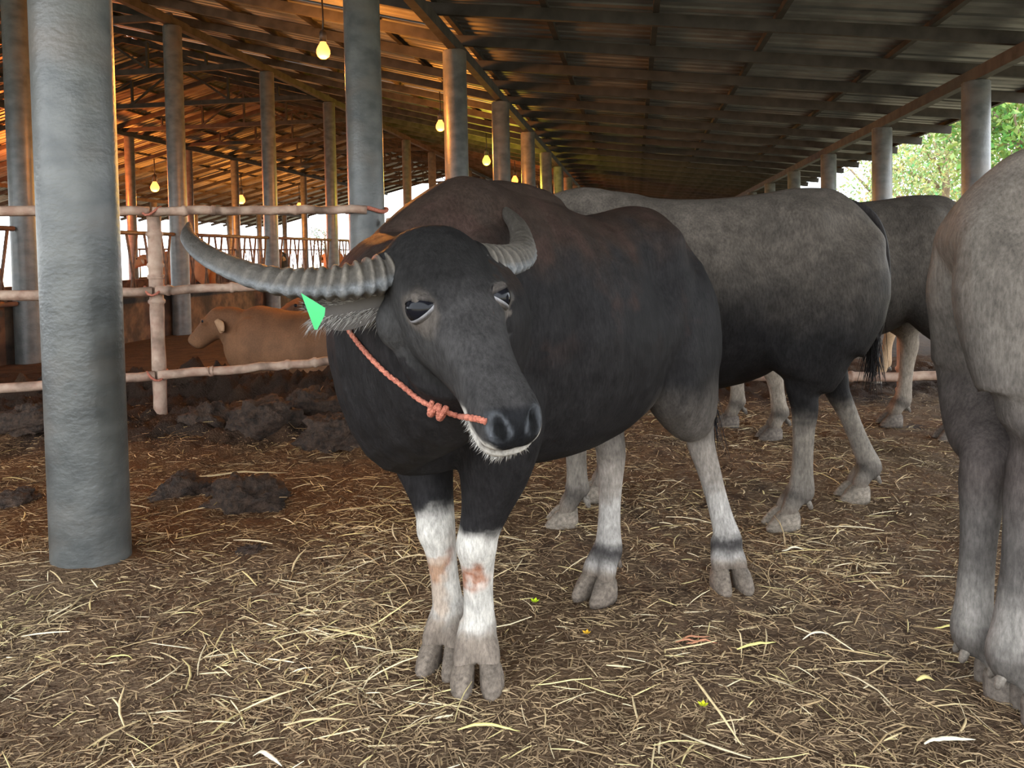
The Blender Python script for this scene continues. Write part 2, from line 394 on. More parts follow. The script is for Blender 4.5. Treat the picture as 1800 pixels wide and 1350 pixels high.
fA = P(-260, 670, 4.75); fA.z = 0
fP = G(283, 742)
p2 = B(ROW['A'], PA[1])
fence = empty('pipe_fence', (fP.x, fP.y, 0)); tag(fence, 'weathered three-rail pipe fence left of the black buffalo, penning the tan calf', 'fence')
def fpart(root, name, vf, m, label=None):
    V, F = vf; b = root.location
    o = link(name, mesh_data(name, [Vector(v) - b for v in V], F, [m]), root)
    if label: o['label'] = label
    return o
d_ = (Vector((p2.x, p2.y, 0)) - fP); pe = fP + d_ * 0.985
ds = (fP - pe).normalized(); pl = fP + ds * 2.6
for z0, z1, zl in ((1.49, 1.50, 1.50), (0.935, 0.96, 0.93), (0.34, 0.38, 0.30)):
    fpart(fence, 'rail', node_tube((pl.x, pl.y - 0.07, zl), (fP.x, fP.y - 0.07, z0), 0.034, 5, seed=int(z0 * 100)), M['bamboo'])
    fpart(fence, 'rail', node_tube((fP.x + 0.02, fP.y - 0.06, z0), (pe.x + 0.05, pe.y - 0.14, z1), 0.032, 4, seed=int(z0 * 77)), M['bamboo'])
    w = [Vector((fP.x, fP.y - 0.03, z0)) + Vector((math.cos(t) * 0.062, math.sin(t) * 0.085, 0.03 * math.sin(2 * t + z0))) for t in np.linspace(0, 6.28, 16)]
    fpart(fence, 'lashing', tube(w, 0.009, 6), M['rope'])
fpart(fence, 'post', node_tube((fP.x, fP.y, -0.15), (fP.x, fP.y, 1.50), 0.047, 5, n=14, wob=0.003, seed=5), M['bamboo'])
fpart(fence, 'post', node_tube((pl.x, pl.y, -0.15), (pl.x, pl.y, 1.52), 0.047, 5, n=14, wob=0.003, seed=6), M['bamboo'])
w = [Vector((p2.x, p2.y, 1.50)) + Vector((math.cos(t) * 0.155, math.sin(t) * 0.155, 0.015 * math.sin(3 * t))) for t in np.linspace(0, 6.28, 26)]
fpart(fence, 'lashing', tube(w, 0.016, 8), M['rope'], 'reddish rope tied around the pillar')

r0 = B(ROW['R'], PA[1]); q0 = Vector((p2.x, p2.y, 0)); q1 = Vector((r0.x, r0.y, 0))
fence2 = empty('pipe_fence', ((q0.x + q1.x) / 2, (q0.y + q1.y) / 2, 0)); tag(fence2, 'low brown rails of the cross fence seen between the legs of the buffalo at right', 'fence')
for z in (1.40, 0.88, 0.22):
    fpart(fence2, 'rail', node_tube((q0.x + 0.17, q0.y - 0.10, z), (q1.x, q1.y - 0.18 + 0.35, z), 0.034, 8, seed=int(z * 100) + 3), M['bamboo'])
for t in (0.33, 0.70):
    c = q0.lerp(q1, t) + Vector((0, -0.06 + 0.25 * t, 0)); fpart(fence2, 'post', node_tube((c.x, c.y, -0.15), (c.x, c.y, 1.5), 0.045, 4, wob=0.003, seed=8), M['bamboo'])

# feed barriers: one per bay, V-shaped neck bars between two rails
BAYL = 3.2 - 2 * PR - 0.04
rail_me = mesh_data('barrier_rail', *tube([(0, 0, 0), (0, BAYL, 0)], 0.03, 8), [M['barrier']])
bar_s = mesh_data('neck_bar', *tube([(0, 0, 0.0), (0, 0, 0.86)], 0.019, 8, ref=(0, 1, 0)), [M['barrier']])
bar_t = mesh_data('neck_bar', *tube([(0, 0.16, 0.0), (0, -0.02, 0.86)], 0.019, 8, ref=(0, 1, 0)), [M['barrier']])
bar_u = mesh_data('neck_bar', *tube([(0, -0.16, 0.0), (0, 0.02, 0.86)], 0.019, 8, ref=(0, 1, 0)), [M['barrier']])
def barrier(l, a, z0, label, grp, nb):
    e = empty('feed_barrier', B(l, a, z0), -TH); tag(e, label, 'barrier', grp)
    link('barrier_rail', rail_me, e, (0, 0, 0.0)); link('barrier_rail', rail_me, e, (0, 0, 0.86))
    for k in range(nb):
        y = BAYL * (k + 0.5) / nb; link('neck_bar', (bar_s, bar_t, bar_u)[k % 3] if nb < 12 else (bar_t, bar_u)[k % 2], e, (0, y, 0))
for i, k in enumerate(range(0, 10)):
    barrier(ROW['B'], 5.1 + 3.2 * k + PR + 0.02, 0.68, ['feed barrier bay at the left picture edge, seen beside the thick front pillar', 'feed barrier bay between the bamboo fence post and the thick front pillar'][i] if i < 2 else 'brown steel feed barrier, %s bay along its pillar row' % ORD[i], 'feed barriers along the pen', 14)
for i, k in enumerate(range(7)):
    barrier(ROW['C'] + 0.0, 21.4 + 3.1 * k + PR + 0.02, 0.62, 'far feed barrier across the alley, %s bay from the left' % ORD[i], 'feed barriers across the alley', 9)

# ------------------------------------------------------------------ hanging bulbs
def bulb_profile():
    pr = [(0.0, -0.078), (0.018, -0.075), (0.032, -0.064), (0.040, -0.045), (0.040, -0.028), (0.032, -0.008), (0.020, 0.012), (0.015, 0.03)]
    n = 16; V = []; F = []
    for r, z in pr:
        for k in range(n): V.append((r * math.cos(2 * math.pi * k / n), r * math.sin(2 * math.pi * k / n), z))
    for i in range(len(pr) - 1):
        for k in range(n): F.append((i * n + k, i * n + (k + 1) % n, (i + 1) * n + (k + 1) % n, (i + 1) * n + k))
    return V, F
def glow_mat(name, c, s):
    m = bpy.data.materials.new(name); m.use_nodes = True; b = m.node_tree.nodes['Principled BSDF']
    b.inputs['Base Color'].default_value = c; b.inputs['Emission Color'].default_value = c; b.inputs['Emission Strength'].default_value = s; return m
GL = {'orange': (glow_mat('bulb_orange', (1.0, 0.40, 0.09, 1), 1.7), (1.0, 0.34, 0.05)), 'yellow': (glow_mat('bulb_yellow', (1.0, 0.80, 0.08, 1), 1.6), (1.0, 0.78, 0.06)),
      'red': (glow_mat('bulb_red', (1.0, 0.28, 0.05, 1), 2.2), (1.0, 0.20, 0.03))}
sock_me = mesh_data('socket', *tube([(0, 0, 0.02), (0, 0, 0.075), (0, 0, 0.09)], [0.021, 0.021, 0.012], 12, ref=(0, 1, 0)), [M['socket']])
def bulb(pos, colour, power, label, size=1.0):
    l = pos.x * math.cos(TH) - pos.y * math.sin(TH)
    e = empty('light_bulb', pos); tag(e, label, 'light bulb', 'hanging bulbs'); e.scale = (size,) * 3
    me = mesh_data('glass_bulb', *bulb_profile(), [GL[colour][0]]); link('glass_bulb', me, e); link('socket', sock_me, e)
    top = (roof_z(l) - PURL_H - pos.z) / size
    link('cord', mesh_data('cord', *tube([(0, 0, 0.088), (0.004, 0, top * 0.5), (0, 0, top)], 0.005, 6, ref=(0, 1, 0)), [M['socket']]), e)
    ld = bpy.data.lights.new('bulb_light', 'POINT'); ld.energy = power; ld.color = GL[colour][1]; ld.shadow_soft_size = 0.09 * size
    lo = bpy.data.objects.new('bulb_light', ld); COL.objects.link(lo); lo.parent = e; lo.location = (0, 0, -0.15)
bulb(P(568, 80, 9.2), 'orange', 331, 'orange bulb left of the second pillar, highest and nearest of all', 1.95)
bulb(P(774, 215, 14.6), 'orange', 331, 'orange bulb just left of the third pillar', 2.08)
bulb(P(855, 277, 19.8), 'yellow', 370, 'yellow bulb glowing left of the fourth pillar above the buffalo', 2.47)
bulb(P(905, 312, 25.4), 'red', 331, 'red orange bulb low above the buffalo back', 2.60)
bulb(P(944, 331, 31.0), 'orange', 292, 'smallest bulb just above the buffalo back, right of the red one', 2.08)
bulb(P(272, 323, 27.0), 'orange', 819, 'bulb right of the thick front pillar, above the fence post', 3.51)
bulb(P(424, 346, 33.0), 'orange', 819, 'middle bulb of the far left row', 3.77)
bulb(P(526, 359, 38.6), 'orange', 741, 'rightmost bulb of the far left row, at the top fence rail', 3.77)
bulb(P(54, 283, 21.4), 'red', 1755, 'red bulb hidden behind the far left pillar', 2.34)

# ------------------------------------------------------------------ cattle and buffalo
class Body:
    """closed lofts that are fused into one continuous skin"""
    def __init__(s): s.V = []; s.F = []; s.T = []          # T: (kind, path parameter)
    def loft(s, rings, kind, n=20):
        """rings: (centre, side, up, r_side, r_up, r_down, t, exponent)"""
        o = len(s.V)
        for (c, sd, up, rs, ru, rd, t, e) in rings:
            for k in range(n):
                a = 2 * math.pi * k / n; ca, sa = math.cos(a), math.sin(a)
                x = math.copysign(abs(ca) ** (2 / e), ca) * rs * (1 - (0.16 * sa if (kind == 0 and sa > 0) else 0)); y = math.copysign(abs(sa) ** (2 / e), sa) * (ru if sa > 0 else rd)
                s.V.append(Vector(c) + sd * x + up * y); s.T.append((kind, t))
        m = len(rings)
        for i in range(m - 1):
            for k in range(n):
                k2 = (k + 1) % n; s.F.append((o + i * n + k, o + i * n + k2, o + (i + 1) * n + k2, o + (i + 1) * n + k))
        for i, flip in ((0, True), (m - 1, False)):
            c = len(s.V); s.V.append(Vector(rings[i][0])); s.T.append((kind, rings[i][6]))
            for k in range(n):
                a, b = o + i * n + k, o + i * n + (k + 1) % n; s.F.append((c, b, a) if flip else (c, a, b))
    def path(s, pts, kind, ref, n=18, dense=3):
        """pts: (x,y,z,r_side,r_front,r_back,t); resampled smoothly"""
        q = catmull(pts, (len(pts) - 1) * dense + 1)
        fr = frames([tuple(p[:3]) for p in q], ref)
        s.loft([(Vector(p[:3]), f[2], f[1], max(p[3], .004), max(p[4], .004), max(p[5], .004), p[6], 2.0) for p, f in zip(q, fr)], kind, n)
    def blob(s, c, r, kind, t=0.0, n=14):
        rings = []
        for i in range(9):
            a = math.pi * (i + 0.5) / 9 - math.pi / 2
            rings.append((Vector(c) + Vector((math.sin(a) * r[0], 0, 0)), Vector((0, 1, 0)), Vector((0, 0, 1)), math.cos(a) * r[1], math.cos(a) * r[2], math.cos(a) * r[2], t, 2.0))
        s.loft(rings, kind, n)
    def skin(s, voxel, smooth=6):
        me = bpy.data.meshes.new('tmp_body'); me.from_pydata([tuple(v) for v in s.V], [], s.F); me.update()
        bm = bmesh.new(); bm.from_mesh(me); bmesh.ops.recalc_face_normals(bm, faces=bm.faces); bm.to_mesh(me); bm.free()
        o = bpy.data.objects.new('tmp_body', me); COL.objects.link(o)
        r = o.modifiers.new('r', 'REMESH'); r.mode = 'VOXEL'; r.voxel_size = voxel; r.adaptivity = 0
        sm = o.modifiers.new('s', 'SMOOTH'); sm.factor = 0.5; sm.iterations = smooth
        dg = bpy.context.evaluated_depsgraph_get(); ev = o.evaluated_get(dg)
        out = bpy.data.meshes.new_from_object(ev, depsgraph=dg)
        bpy.data.objects.remove(o); bpy.data.meshes.remove(me)
        nv = len(out.vertices); co = np.empty(nv * 3, np.float32); out.vertices.foreach_get('co', co); co = co.reshape(-1, 3).astype(float)
        kd = kdtree.KDTree(len(s.V))
        for i, v in enumerate(s.V): kd.insert(v, i)
        kd.balance()
        kind = np.zeros(nv, int); t = np.zeros(nv)
        for i in range(nv):
            h = kd.find_n(co[i], 3); kind[i] = s.T[h[0][1]][0]
            w = 0; a = 0
            for (c, j, d) in h:
                if s.T[j][0] == kind[i]: q = 1 / (d + 1e-4); w += q; a += q * s.T[j][1]
            t[i] = a / w
        return out, co, kind, t

TORSO, NECK, HEAD, FORE, HIND, TAIL = 0, 1, 2, 3, 4, 5
STD_TORSO = [  # x, top, bottom, half width
    (-0.775, 1.09, 0.95, 0.06), (-0.745, 1.165, 0.89, 0.125), (-0.68, 1.23, 0.82, 0.175), (-0.57, 1.28, 0.75, 0.22), (-0.44, 1.305, 0.655, 0.25),
    (-0.28, 1.285, 0.55, 0.272), (-0.08, 1.27, 0.50, 0.30), (0.13, 1.275, 0.485, 0.305), (0.30, 1.305, 0.50, 0.28), (0.43, 1.33, 0.52, 0.25),
    (0.55, 1.31, 0.55, 0.225), (0.66, 1.25, 0.60, 0.185), (0.76, 1.16, 0.69, 0.14), (0.83, 1.06, 0.80, 0.075)]
FR = dict(a=0.30, b=0.11)

def fore_chain(sx, sy, foot, knee_fwd=0.0, sc=1.0):
    fx, fy = foot; L = lambda t: (fx + (sx - fx) * t, fy + (sy - fy) * t)
    rows = [(1.06, 0.75, -.08, .04, .07, .08), (0.96, 0.90, -.05, .07, .12, .13), (0.84, 1.0, -.01, .095, .135, .14), (0.70, 0.98, -.01, .122, .13, .135), (0.58, 0.86, -.005, .102, .10, .10), (0.48, 0.55, 0, .069, .071, .072),
            (0.41, 0.3, .006, .055, .058, .056), (0.365, 0.22, .010, .057, .060, .052), (0.315, 0.16, .004, .047, .047, .045), (0.24, 0.10, 0, .040, .041, .043), (0.17, 0.05, -.004, .042, .043, .047),
            (0.138, 0.0, -.006, .051, .049, .053), (0.115, 0.0, .0, .040, .038, .040), (0.10, 0.0, .004, .022, .02, .02)]
    out = []
    for z, t, dx, rs, rf, rb in rows:
        x, y = L(t); k = math.exp(-((z - 0.38) / 0.12) ** 2); out.append((x + dx + knee_fwd * k, y, z * 1.0, rs, rf, rb, z))
    return out
def hind_chain(hx, hy, hock, foot, th=1.0):
    hk = Vector(hock); fx, fy = foot
    st = Vector((hx + 0.03 + 0.35 * (hk.x - (hx - 0.10)), hy * 1.02, 0.70))
    g = st.lerp(hk, 0.55)
    c = lambda t: (hk.x + (fx - 0.02 - hk.x) * t, hk.y + (fy - hk.y) * t, hk.z + (0.13 - hk.z) * t)
    rows = [(hx - 0.03, hy * 0.30, 1.15, .06, .10, .10, 1.15), (hx - 0.03, hy * 0.50, 1.08, .10, .17, .16, 1.08), (hx - 0.02, hy * 0.70, 0.98, .125, .22, .20, 0.98), (hx + 0.0, hy * 0.86, 0.86, .128, .22, .205, .86), (st.x, st.y, 0.72, .112 * th, .180, .188 * th, .70), (g.x, g.y, g.z, .084 * th, .108, .122 * th, .55),
            (hk.x + .012, hk.y, hk.z + 0.05, .050, .062, .064, hk.z + .05), (hk.x, hk.y, hk.z - .01, .047, .055, .052, hk.z - .01)]
    for t, rs, rf, rb in ((0.28, .041, .044, .043), (0.55, .037, .039, .041), (0.80, .040, .041, .045), (1.0, .049, .047, .053)):
        x, y, z = c(t); rows.append((x, y, z, rs, rf, rb, z))
    rows += [(fx + .0, fy, .112, .040, .038, .040, .112), (fx + .004, fy, .098, .022, .02, .02, .098)]
    return rows
def hoof_mesh(sc=1.0, splay=0.0):
    V = []; F = []; C = []
    def lofty(rings, n=14):
        o = len(V)
        for (cx, cy, z, hw, hf, hb) in rings:
            for k in range(n):
                a = 2 * math.pi * k / n; x = math.cos(a); y_ = math.sin(a) * (0.74 if math.sin(a) * cy < 0 else 1.0); V.append(((cx + x * (hf if x > 0 else hb) * (1 - 0.0 * y_)) * sc, (cy * 0.89 + y_ * hw * (1.06 - 0.16 * max(x, 0))) * sc, z * sc))
        m = len(rings)
        for i in range(m - 1):
            for k in range(n): F.append((o + i * n + k, o + i * n + (k + 1) % n, o + (i + 1) * n + (k + 1) % n, o + (i + 1) * n + k))
        F.append(tuple(o + k for k in range(n - 1, -1, -1))); F.append(tuple(o + (m - 1) * n + k for k in range(n)))
    for s in (-1, 1):
        lofty([(0.055, s * (.036 + splay), -0.012, .033, .064, .062), (0.055, s * (.036 + splay), 0.006, .036, .066, .064), (0.05, s * (.0355 + splay * .8), 0.026, .036, .057, .06), (0.044, s * (.034 + splay * .5), 0.046, .0335, .046, .054), (0.040, s * .033, 0.060, .0295, .036, .046), (0.036, s * .032, 0.068, .022, .025, .032), (0.034, s * .031, 0.070, .01, .012, .015)])
        lofty([(-0.052, s * .028, 0.070, .004, .005, .005), (-0.050, s * .028, 0.078, .010, .010, .010), (-0.042, s * .026, 0.098, .012, .012, .013), (-0.030, s * .024, 0.115, .006, .008, .008)], 10)
    return V, F
def strands(roots, dirs, length, width, cols, rs, seg=3, droop=0.0):
    V = []; F = []; C = []
    for p, d, c in zip(roots, dirs, cols):
        p = Vector(p); d = Vector(d).normalized(); L = length * rs.uniform(0.6, 1.2); s = d.cross(Vector((rs.uniform(-1, 1), rs.uniform(-1, 1), rs.uniform(-1, 1)))).normalized(); u = d.cross(s)
        o = len(V)
        for i in range(seg):
            t = i / seg; q = p + d * (L * t) + Vector((0, 0, -droop * L * t * t)); w = width * (1 - 0.8 * t)
            V += [q + s * w, q - s * w * 0.5 + u * w * 0.8, q - s * w * 0.5 - u * w * 0.8]; C += [c] * 3
        V.append(p + d * L + Vector((0, 0, -droop * L))); C.append(c)
        for i in range(seg - 1):
            for k in range(3): F.append((o + i * 3 + k, o + i * 3 + (k + 1) % 3, o + i * 3 + 3 + (k + 1) % 3, o + i * 3 + 3 + k))
        for k in range(3): F.append((o + (seg - 1) * 3 + k, o + (seg - 1) * 3 + (k + 1) % 3, o + seg * 3))
    return V, F, C

# head stations: s, lift, half width, up, down (metres for a 0.52 m head)
BUFFALO_HEAD = [(-0.085, -0.05, .055, .05, .06), (-0.05, -0.03, .095, .080, .11), (0.0, -0.02, .118, .092, .155), (0.06, -0.015, .124, .092, .19), (0.12, -0.012, .121, .084, .205), (0.18, -0.01, .111, .072, .19),
                (0.25, -0.008, .095, .060, .160), (0.32, -0.008, .078, .053, .130), (0.38, -0.008, .071, .048, .112), (0.43, -0.008, .073, .047, .106), (0.475, -0.010, .076, .047, .102), (0.51, -0.014, .073, .044, .092), (0.535, -0.02, .060, .036, .068), (0.55, -0.026, .035, .018, .032)]
CALF_HEAD = [(-0.07, -0.04, .05, .05, .06), (-0.04, -0.03, .09, .075, .11), (0.0, -0.02, .112, .082, .17), (0.06, -0.015, .116, .080, .20), (0.12, -0.012, .112, .076, .20), (0.17, -0.01, .102, .070, .185),
             (0.22, -0.008, .090, .066, .165), (0.27, -0.008, .084, .062, .148), (0.32, -0.008, .082, .060, .135), (0.36, -0.008, .084, .060, .126), (0.39, -0.010, .080, .055, .112), (0.41, -0.014, .066, .044, .085), (0.42, -0.02, .04, .026, .045)]

def horn_mesh(path, rads, base_col, ridge=0.13, n=20, m=230, rs=None, flip=1):
    q = catmull([tuple(p) + (r,) for p, r in zip(path, rads)], m)
    fr = frames([tuple(p[:3]) for p in q], (0, 0, 1)); V = []; F = []; C = []
    for i, p in enumerate(q):
        t = i / (m - 1); rip = ridge * sstep(0.72, 0.25, t)
        for k in range(n):
            a = 2 * math.pi * k / n
            sh = 1 + 0.22 * math.exp(-((((a - (math.pi * 1.15 if flip > 0 else math.pi * 1.85)) + math.pi) % (2 * math.pi) - math.pi) / 0.3) ** 2)
            ph = t * 150 + 2.2 * math.sin(a + 0.6) + 1.3 * math.sin(t * 17) + 0.5 * math.sin(t * 41 + a * 2)
            sq = math.sin(ph); rr = p[3] * (1 + rip * (abs(sq) ** 0.6 * (1 if sq > 0 else -1)) * 0.8) * sh
            V.append(Vector(p[:3]) + fr[i][2] * (math.cos(a) * rr * 1.0) + fr[i][1] * (math.sin(a) * rr * 0.86))
            f = 0.70 + 0.75 * (max(0, sq) ** 1.5) * float(sstep(0.75, 0.3, t)); crest = max(0, (sh - 1) / 0.22)
            c = np.array(base_col) * f; c = c * (1 - 0.6 * crest) + np.array((0.20, 0.22, 0.24)) * 0.6 * crest  # pale blue-grey highlight painted along the crest
            c = c * (1 - 0.35 * float(sstep(0.55, 1.0, t))) ; C.append((*c, 0.9))
    for i in range(m - 1):
        for k in range(n): F.append((i * n + k, i * n + (k + 1) % n, (i + 1) * n + (k + 1) % n, (i + 1) * n + k))
    F.append(tuple(range(n - 1, -1, -1))); F.append(tuple((m - 1) * n + k for k in range(n)))
    return V, F, C

def ear_mesh(base, out, back, down, L, W, col_out, col_in):
    """cupped leaf-shaped ear; out = main direction, width across 'down'"""
    out = Vector(out).normalized(); nrm = out.cross(Vector(down)).normalized(); wd = nrm.cross(out).normalized()
    V = []; F = []; C = []; m, n = 14, 9
    prof = lambda t: (0.34 + 0.66 * math.sin(math.pi * min(1, t * 1.25 + 0.12) * 0.5 * 1.0)) * (1 - max(0, (t - 0.55) / 0.45) ** 2.2) + 0.02
    for side in (1, -1):
        for i in range(m):
            t = i / (m - 1)
            for k in range(n):
                s = k / (n - 1) * 2 - 1; w = prof(t) * W * s
                cup = 0.45 * W * (s * s - 0.6) * (1 - 0.4 * t)
                p = Vector(base) + out * (L * t) + wd * (w - 0.12 * L * t * t) + nrm * (cup + side * 0.004 * (1 - 0.5 * abs(s)))
                V.append(p); C.append((*(col_in if side > 0 else col_out), 1.0))
    g = m * n
    for side in (0, 1):
        for i in range(m - 1):
            for k in range(n - 1):
                a = side * g + i * n + k; q = (a, a + 1, a + n + 1, a + n); F.append(q if side == 0 else q[::-1])
    for i in range(m - 1):
        for k in (0, n - 1):
            a, b = i * n + k, i * n + k + n; F.append((a, b, g + b, g + a))
    for k in range(n - 1):
        for i in (0, m - 1):
            a = i * n + k; F.append((a, a + 1, g + a + 1, g + a))
    return V, F, C, wd, nrm

def bovine(name, label, cat, loc, yaw, sp, group=None):
    rs = random.Random(sp.get('seed', 1)); S = sp.get('scale', 1.0)
    root = empty(name, loc, yaw); root.scale = (S, S, S); tag(root, label, cat, group)
    bd = Body()
    # trunk
    st = catmull(sp.get('torso', STD_TORSO), 40); rings = []
    for x, zt_, zb, hw in st:
        zc = zb + 0.47 * (zt_ - zb); rings.append((Vector((x, 0, zc)), Vector((0, 1, 0)), Vector((0, 0, 1)), hw, zt_ - zc, zc - zb, x, 2.15))
    bd.loft(rings, TORSO, 32)
    dz = sp.get('dz', 0.0)
    xs = sp.get('xs', 1.0); xr = lambda v: v * xs if v < 0 else v
    for s in (-1, 1):
        bd.blob((0.48, s * 0.165, 0.95 + dz), (.16, .075, .28), TORSO)                # shoulders
    bd.blob((sp.get('wx', 0.40), 0, 1.235 + dz + sp.get('wz', 0)), (.28, .10, .08), TORSO)
    for b in sp.get('blobs', []): bd.blob(b[0], b[1], TORSO)
    for leg in sp['legs']:
        bd.path(leg['chain'], leg['kind'], (1, 0, 0), 18, 3)
        if leg.get('no_hoof'): continue
        ca_, sa_ = math.cos(leg.get('toe', 0)), math.sin(leg.get('toe', 0)); fx_, fy_ = leg['foot'][0], leg['foot'][1]; hq = sp.get('hoof', 1.0)
        for s in (-1, 1):
            bd.path([(fx_ + (a * ca_ - b * s * sa_) * hq, fy_ + (a * sa_ + b * s * ca_) * hq, z, r, r * 1.1, r * 1.1, z) for a, b, z, r in ((-.014, .012, .145, .034), (.006, .022, .115, .032), (.022, .031, .088, .030), (.036, .034, .062, .0285), (.042, .035, .035, .02))], leg['kind'], (1, 0, 0), 14, 3)
    # neck and head
    hd = sp['head']; O = Vector(hd['poll']); f = Vector(hd['f']).normalized(); l = Vector((0, 0, 1)).cross(f).normalized()
    u = f.cross(l).normalized(); ro = hd.get('roll', 0.0)
    l, u = (l * math.cos(ro) + u * math.sin(ro)).normalized(), (u * math.cos(ro) - l * math.sin(ro)).normalized()
    k = hd.get('size', 1.0); HC = lambda s_, l_, u_: O + f * (s_ * k) + l * (l_ * k) + u * (u_ * k)
    st = catmull(hd.get('stations', BUFFALO_HEAD), 44)
    bd.loft([(O + f * (a * k) + u * (b * k), l, u, w * k, t * k, d * k, a, 2.35) for a, b, w, t, d in st], HEAD, 28)
    for s in (-1, 1):
        e = HC(*[hd['eye'][0], s * (hd['eye'][1] - 0.012), hd['eye'][2]]); bd.blob(e, (.036 * k, .030 * k, .036 * k), HEAD, hd['eye'][0])
        bd.blob(HC(0.09, s * 0.075, -0.13), (.085 * k, .05 * k, .08 * k), HEAD, .08)      # cheek
        if hd.get('horn'): bd.blob(HC(0.015, s * 0.105, -0.02), (.05 * k, .05 * k, .05 * k), HEAD, 0.0)
    bd.path(sp['neck'], NECK, (0, 0, 1), 24, 5)
    me, co, kind, t = bd.skin(sp.get('voxel', 0.014), sp.get('smooth', 6))
    # small sculpting on the head, in its own frame
    rel = co - np.array(O); hs = rel @ np.array(f) / k; hl = rel @ np.array(l) / k; hu = rel @ np.array(u) / k
    ish = (kind == HEAD)
    fa, la, ua = np.array(f), np.array(l), np.array(u)
    def press(ps, pl_, pu, r, d, dirv):
        g = np.exp(-(((hs - ps) ** 2 + (hl - pl_) ** 2 + (hu - pu) ** 2) / r ** 2)) * ish; co[:] = co + (g * d * k)[:, None] * np.array(dirv)[None, :]
    if hd.get('detail'):
        for s in (-1, 1):
            press(0.515, s * 0.040, 0.004, .0155, -0.052, 0.75 * fa + s * 0.5 * la)        # nostrils
            press(0.515, s * 0.052, 0.026, .018, 0.010, s * 0.5 * la + 0.6 * ua)            # nostril rim
            press(0.50, s * 0.035, 0.034, .02, 0.007, ua)
            ez = hd['eye']; press(ez[0], s * (ez[1] + 0.004), ez[2], .023, -0.016, s * la)  # eye socket
            press(ez[0] - 0.012, s * ez[1], ez[2] + 0.034, .024, 0.010, s * la + ua)        # brow
            press(ez[0] + 0.035, s * (ez[1] - .01), ez[2] - 0.02, .022, 0.004, s * la)
        # mouth groove
        mu = -0.050 - 0.06 * np.clip((0.50 - hs) / 0.2, 0, 1)
        g = np.exp(-((hu - mu) / 0.008) ** 2) * sstep(0.34, 0.40, hs) * ish
        cen = np.stack([np.zeros_like(hs)] * 3, 1); inward = -(hl[:, None] * la[None, :]); inward /= (np.linalg.norm(inward, axis=1, keepdims=True) + 1e-6)
        front = sstep(0.50, 0.53, hs)
        co[:] = co + (g * 0.011 * k)[:, None] * (inward * (1 - front)[:, None] - fa[None, :] * front[:, None])
        g2 = np.exp(-((hl) / 0.006) ** 2) * np.exp(-((hu + 0.008) / 0.03) ** 2) * sstep(0.50, 0.53, hs) * ish
        co[:] = co - (g2 * 0.004 * k)[:, None] * fa[None, :]
    tor = (kind == TORSO) | (kind == HIND)
    def dent(px_, pz_, rx, rz, d):
        g = np.exp(-(((co[:, 0] - xr(px_)) / rx) ** 2 + ((co[:, 2] - pz_ - dz) / rz) ** 2)) * sstep(0.10, 0.17, np.abs(co[:, 1])) * tor; co[:, 1] = co[:, 1] - np.sign(co[:, 1]) * g * d
    def bump(px_, py_, pz_, r, d, dirv):
        for sg in (-1, 1):
            g = np.exp(-(((co[:, 0] - xr(px_)) ** 2 + (co[:, 1] - sg * py_) ** 2 + (co[:, 2] - pz_ - dz) ** 2) / r ** 2)) * tor; co[:] = co + (g * d)[:, None] * np.array((dirv[0], dirv[1] * sg, dirv[2]))[None, :]
    bump(-0.45, 0.20, 1.20, .075, 0.040, (0, .75, .55)); bump(-0.72, 0.10, 1.08, .06, 0.028, (-.7, .5, .3)); bump(-0.60, 0.0, 1.27, .09, 0.012, (0, 0, 1)); bump(-0.30, 0.24, 0.66, .09, 0.02, (0.3, 1, 0))
    dent(-0.27, 1.06, .10, .13, 0.045); dent(0.26, 0.95, .035, .30, 0.014); dent(-0.60, 1.13, .09, .06, 0.02); dent(-0.27, 0.80, .05, .18, 0.016)
    ribs = np.sin(co[:, 0] * 62) * np.exp(-((co[:, 0] + 0.02) / 0.2) ** 2) * np.exp(-((co[:, 2] - 0.9 - dz) / 0.2) ** 2) * (kind == TORSO) * sstep(0.1, 0.2, np.abs(co[:, 1])); co[:, 1] = co[:, 1] + np.sign(co[:, 1]) * ribs * 0.0022
    nk = (kind == NECK); wr_ = np.sin((co[:, 0] * 0.6 + co[:, 1] * 0.8) * 70 + 3 * fbm(co[:, 0] * 6, co[:, 1] * 6, co[:, 2] * 3, seed=4, octv=2)) * nk * 0.004; co[:, 0] = co[:, 0] + wr_ * 0.5; co[:, 1] = co[:, 1] + wr_ * 0.5
    me.vertices.foreach_set('co', co.astype(np.float32).ravel()); me.update()
    rgba = sp['colour'](co, kind, t, hs, hl, hu)
    set_coat(me, rgba)
    me.polygons.foreach_set('use_smooth', np.ones(len(me.polygons), dtype=bool)); me.materials.clear(); me.materials.append(M[sp.get('mat', 'coat')])
    link('body', me, root)
    # hooves
    hv, hf = hoof_mesh(sp.get('hoof', 1.0), sp.get('splay', 0.004))
    for leg in sp['legs']:
        if leg.get('no_hoof'): continue
        hm = mesh_data('hoof', hv, hf, [M['hoof']])
        zz = np.array([v[2] for v in hv]); c0 = np.array(sp.get('hoofcol', (.17, .135, .105))); c1 = np.array(leg.get('topcol', sp.get('hooftop', (.2, .17, .14))))
        w = sstep(0.06, 0.10, zz)[:, None]; set_coat(hm, np.hstack([c0 * (1 - w) + c1 * w, np.full((len(zz), 1), 0.9)]))
        o = link('hoof', hm, root, (leg['foot'][0], leg['foot'][1], leg.get('lift', 0.0)), (0, leg.get('tilt', 0), leg.get('toe', 0.0)))
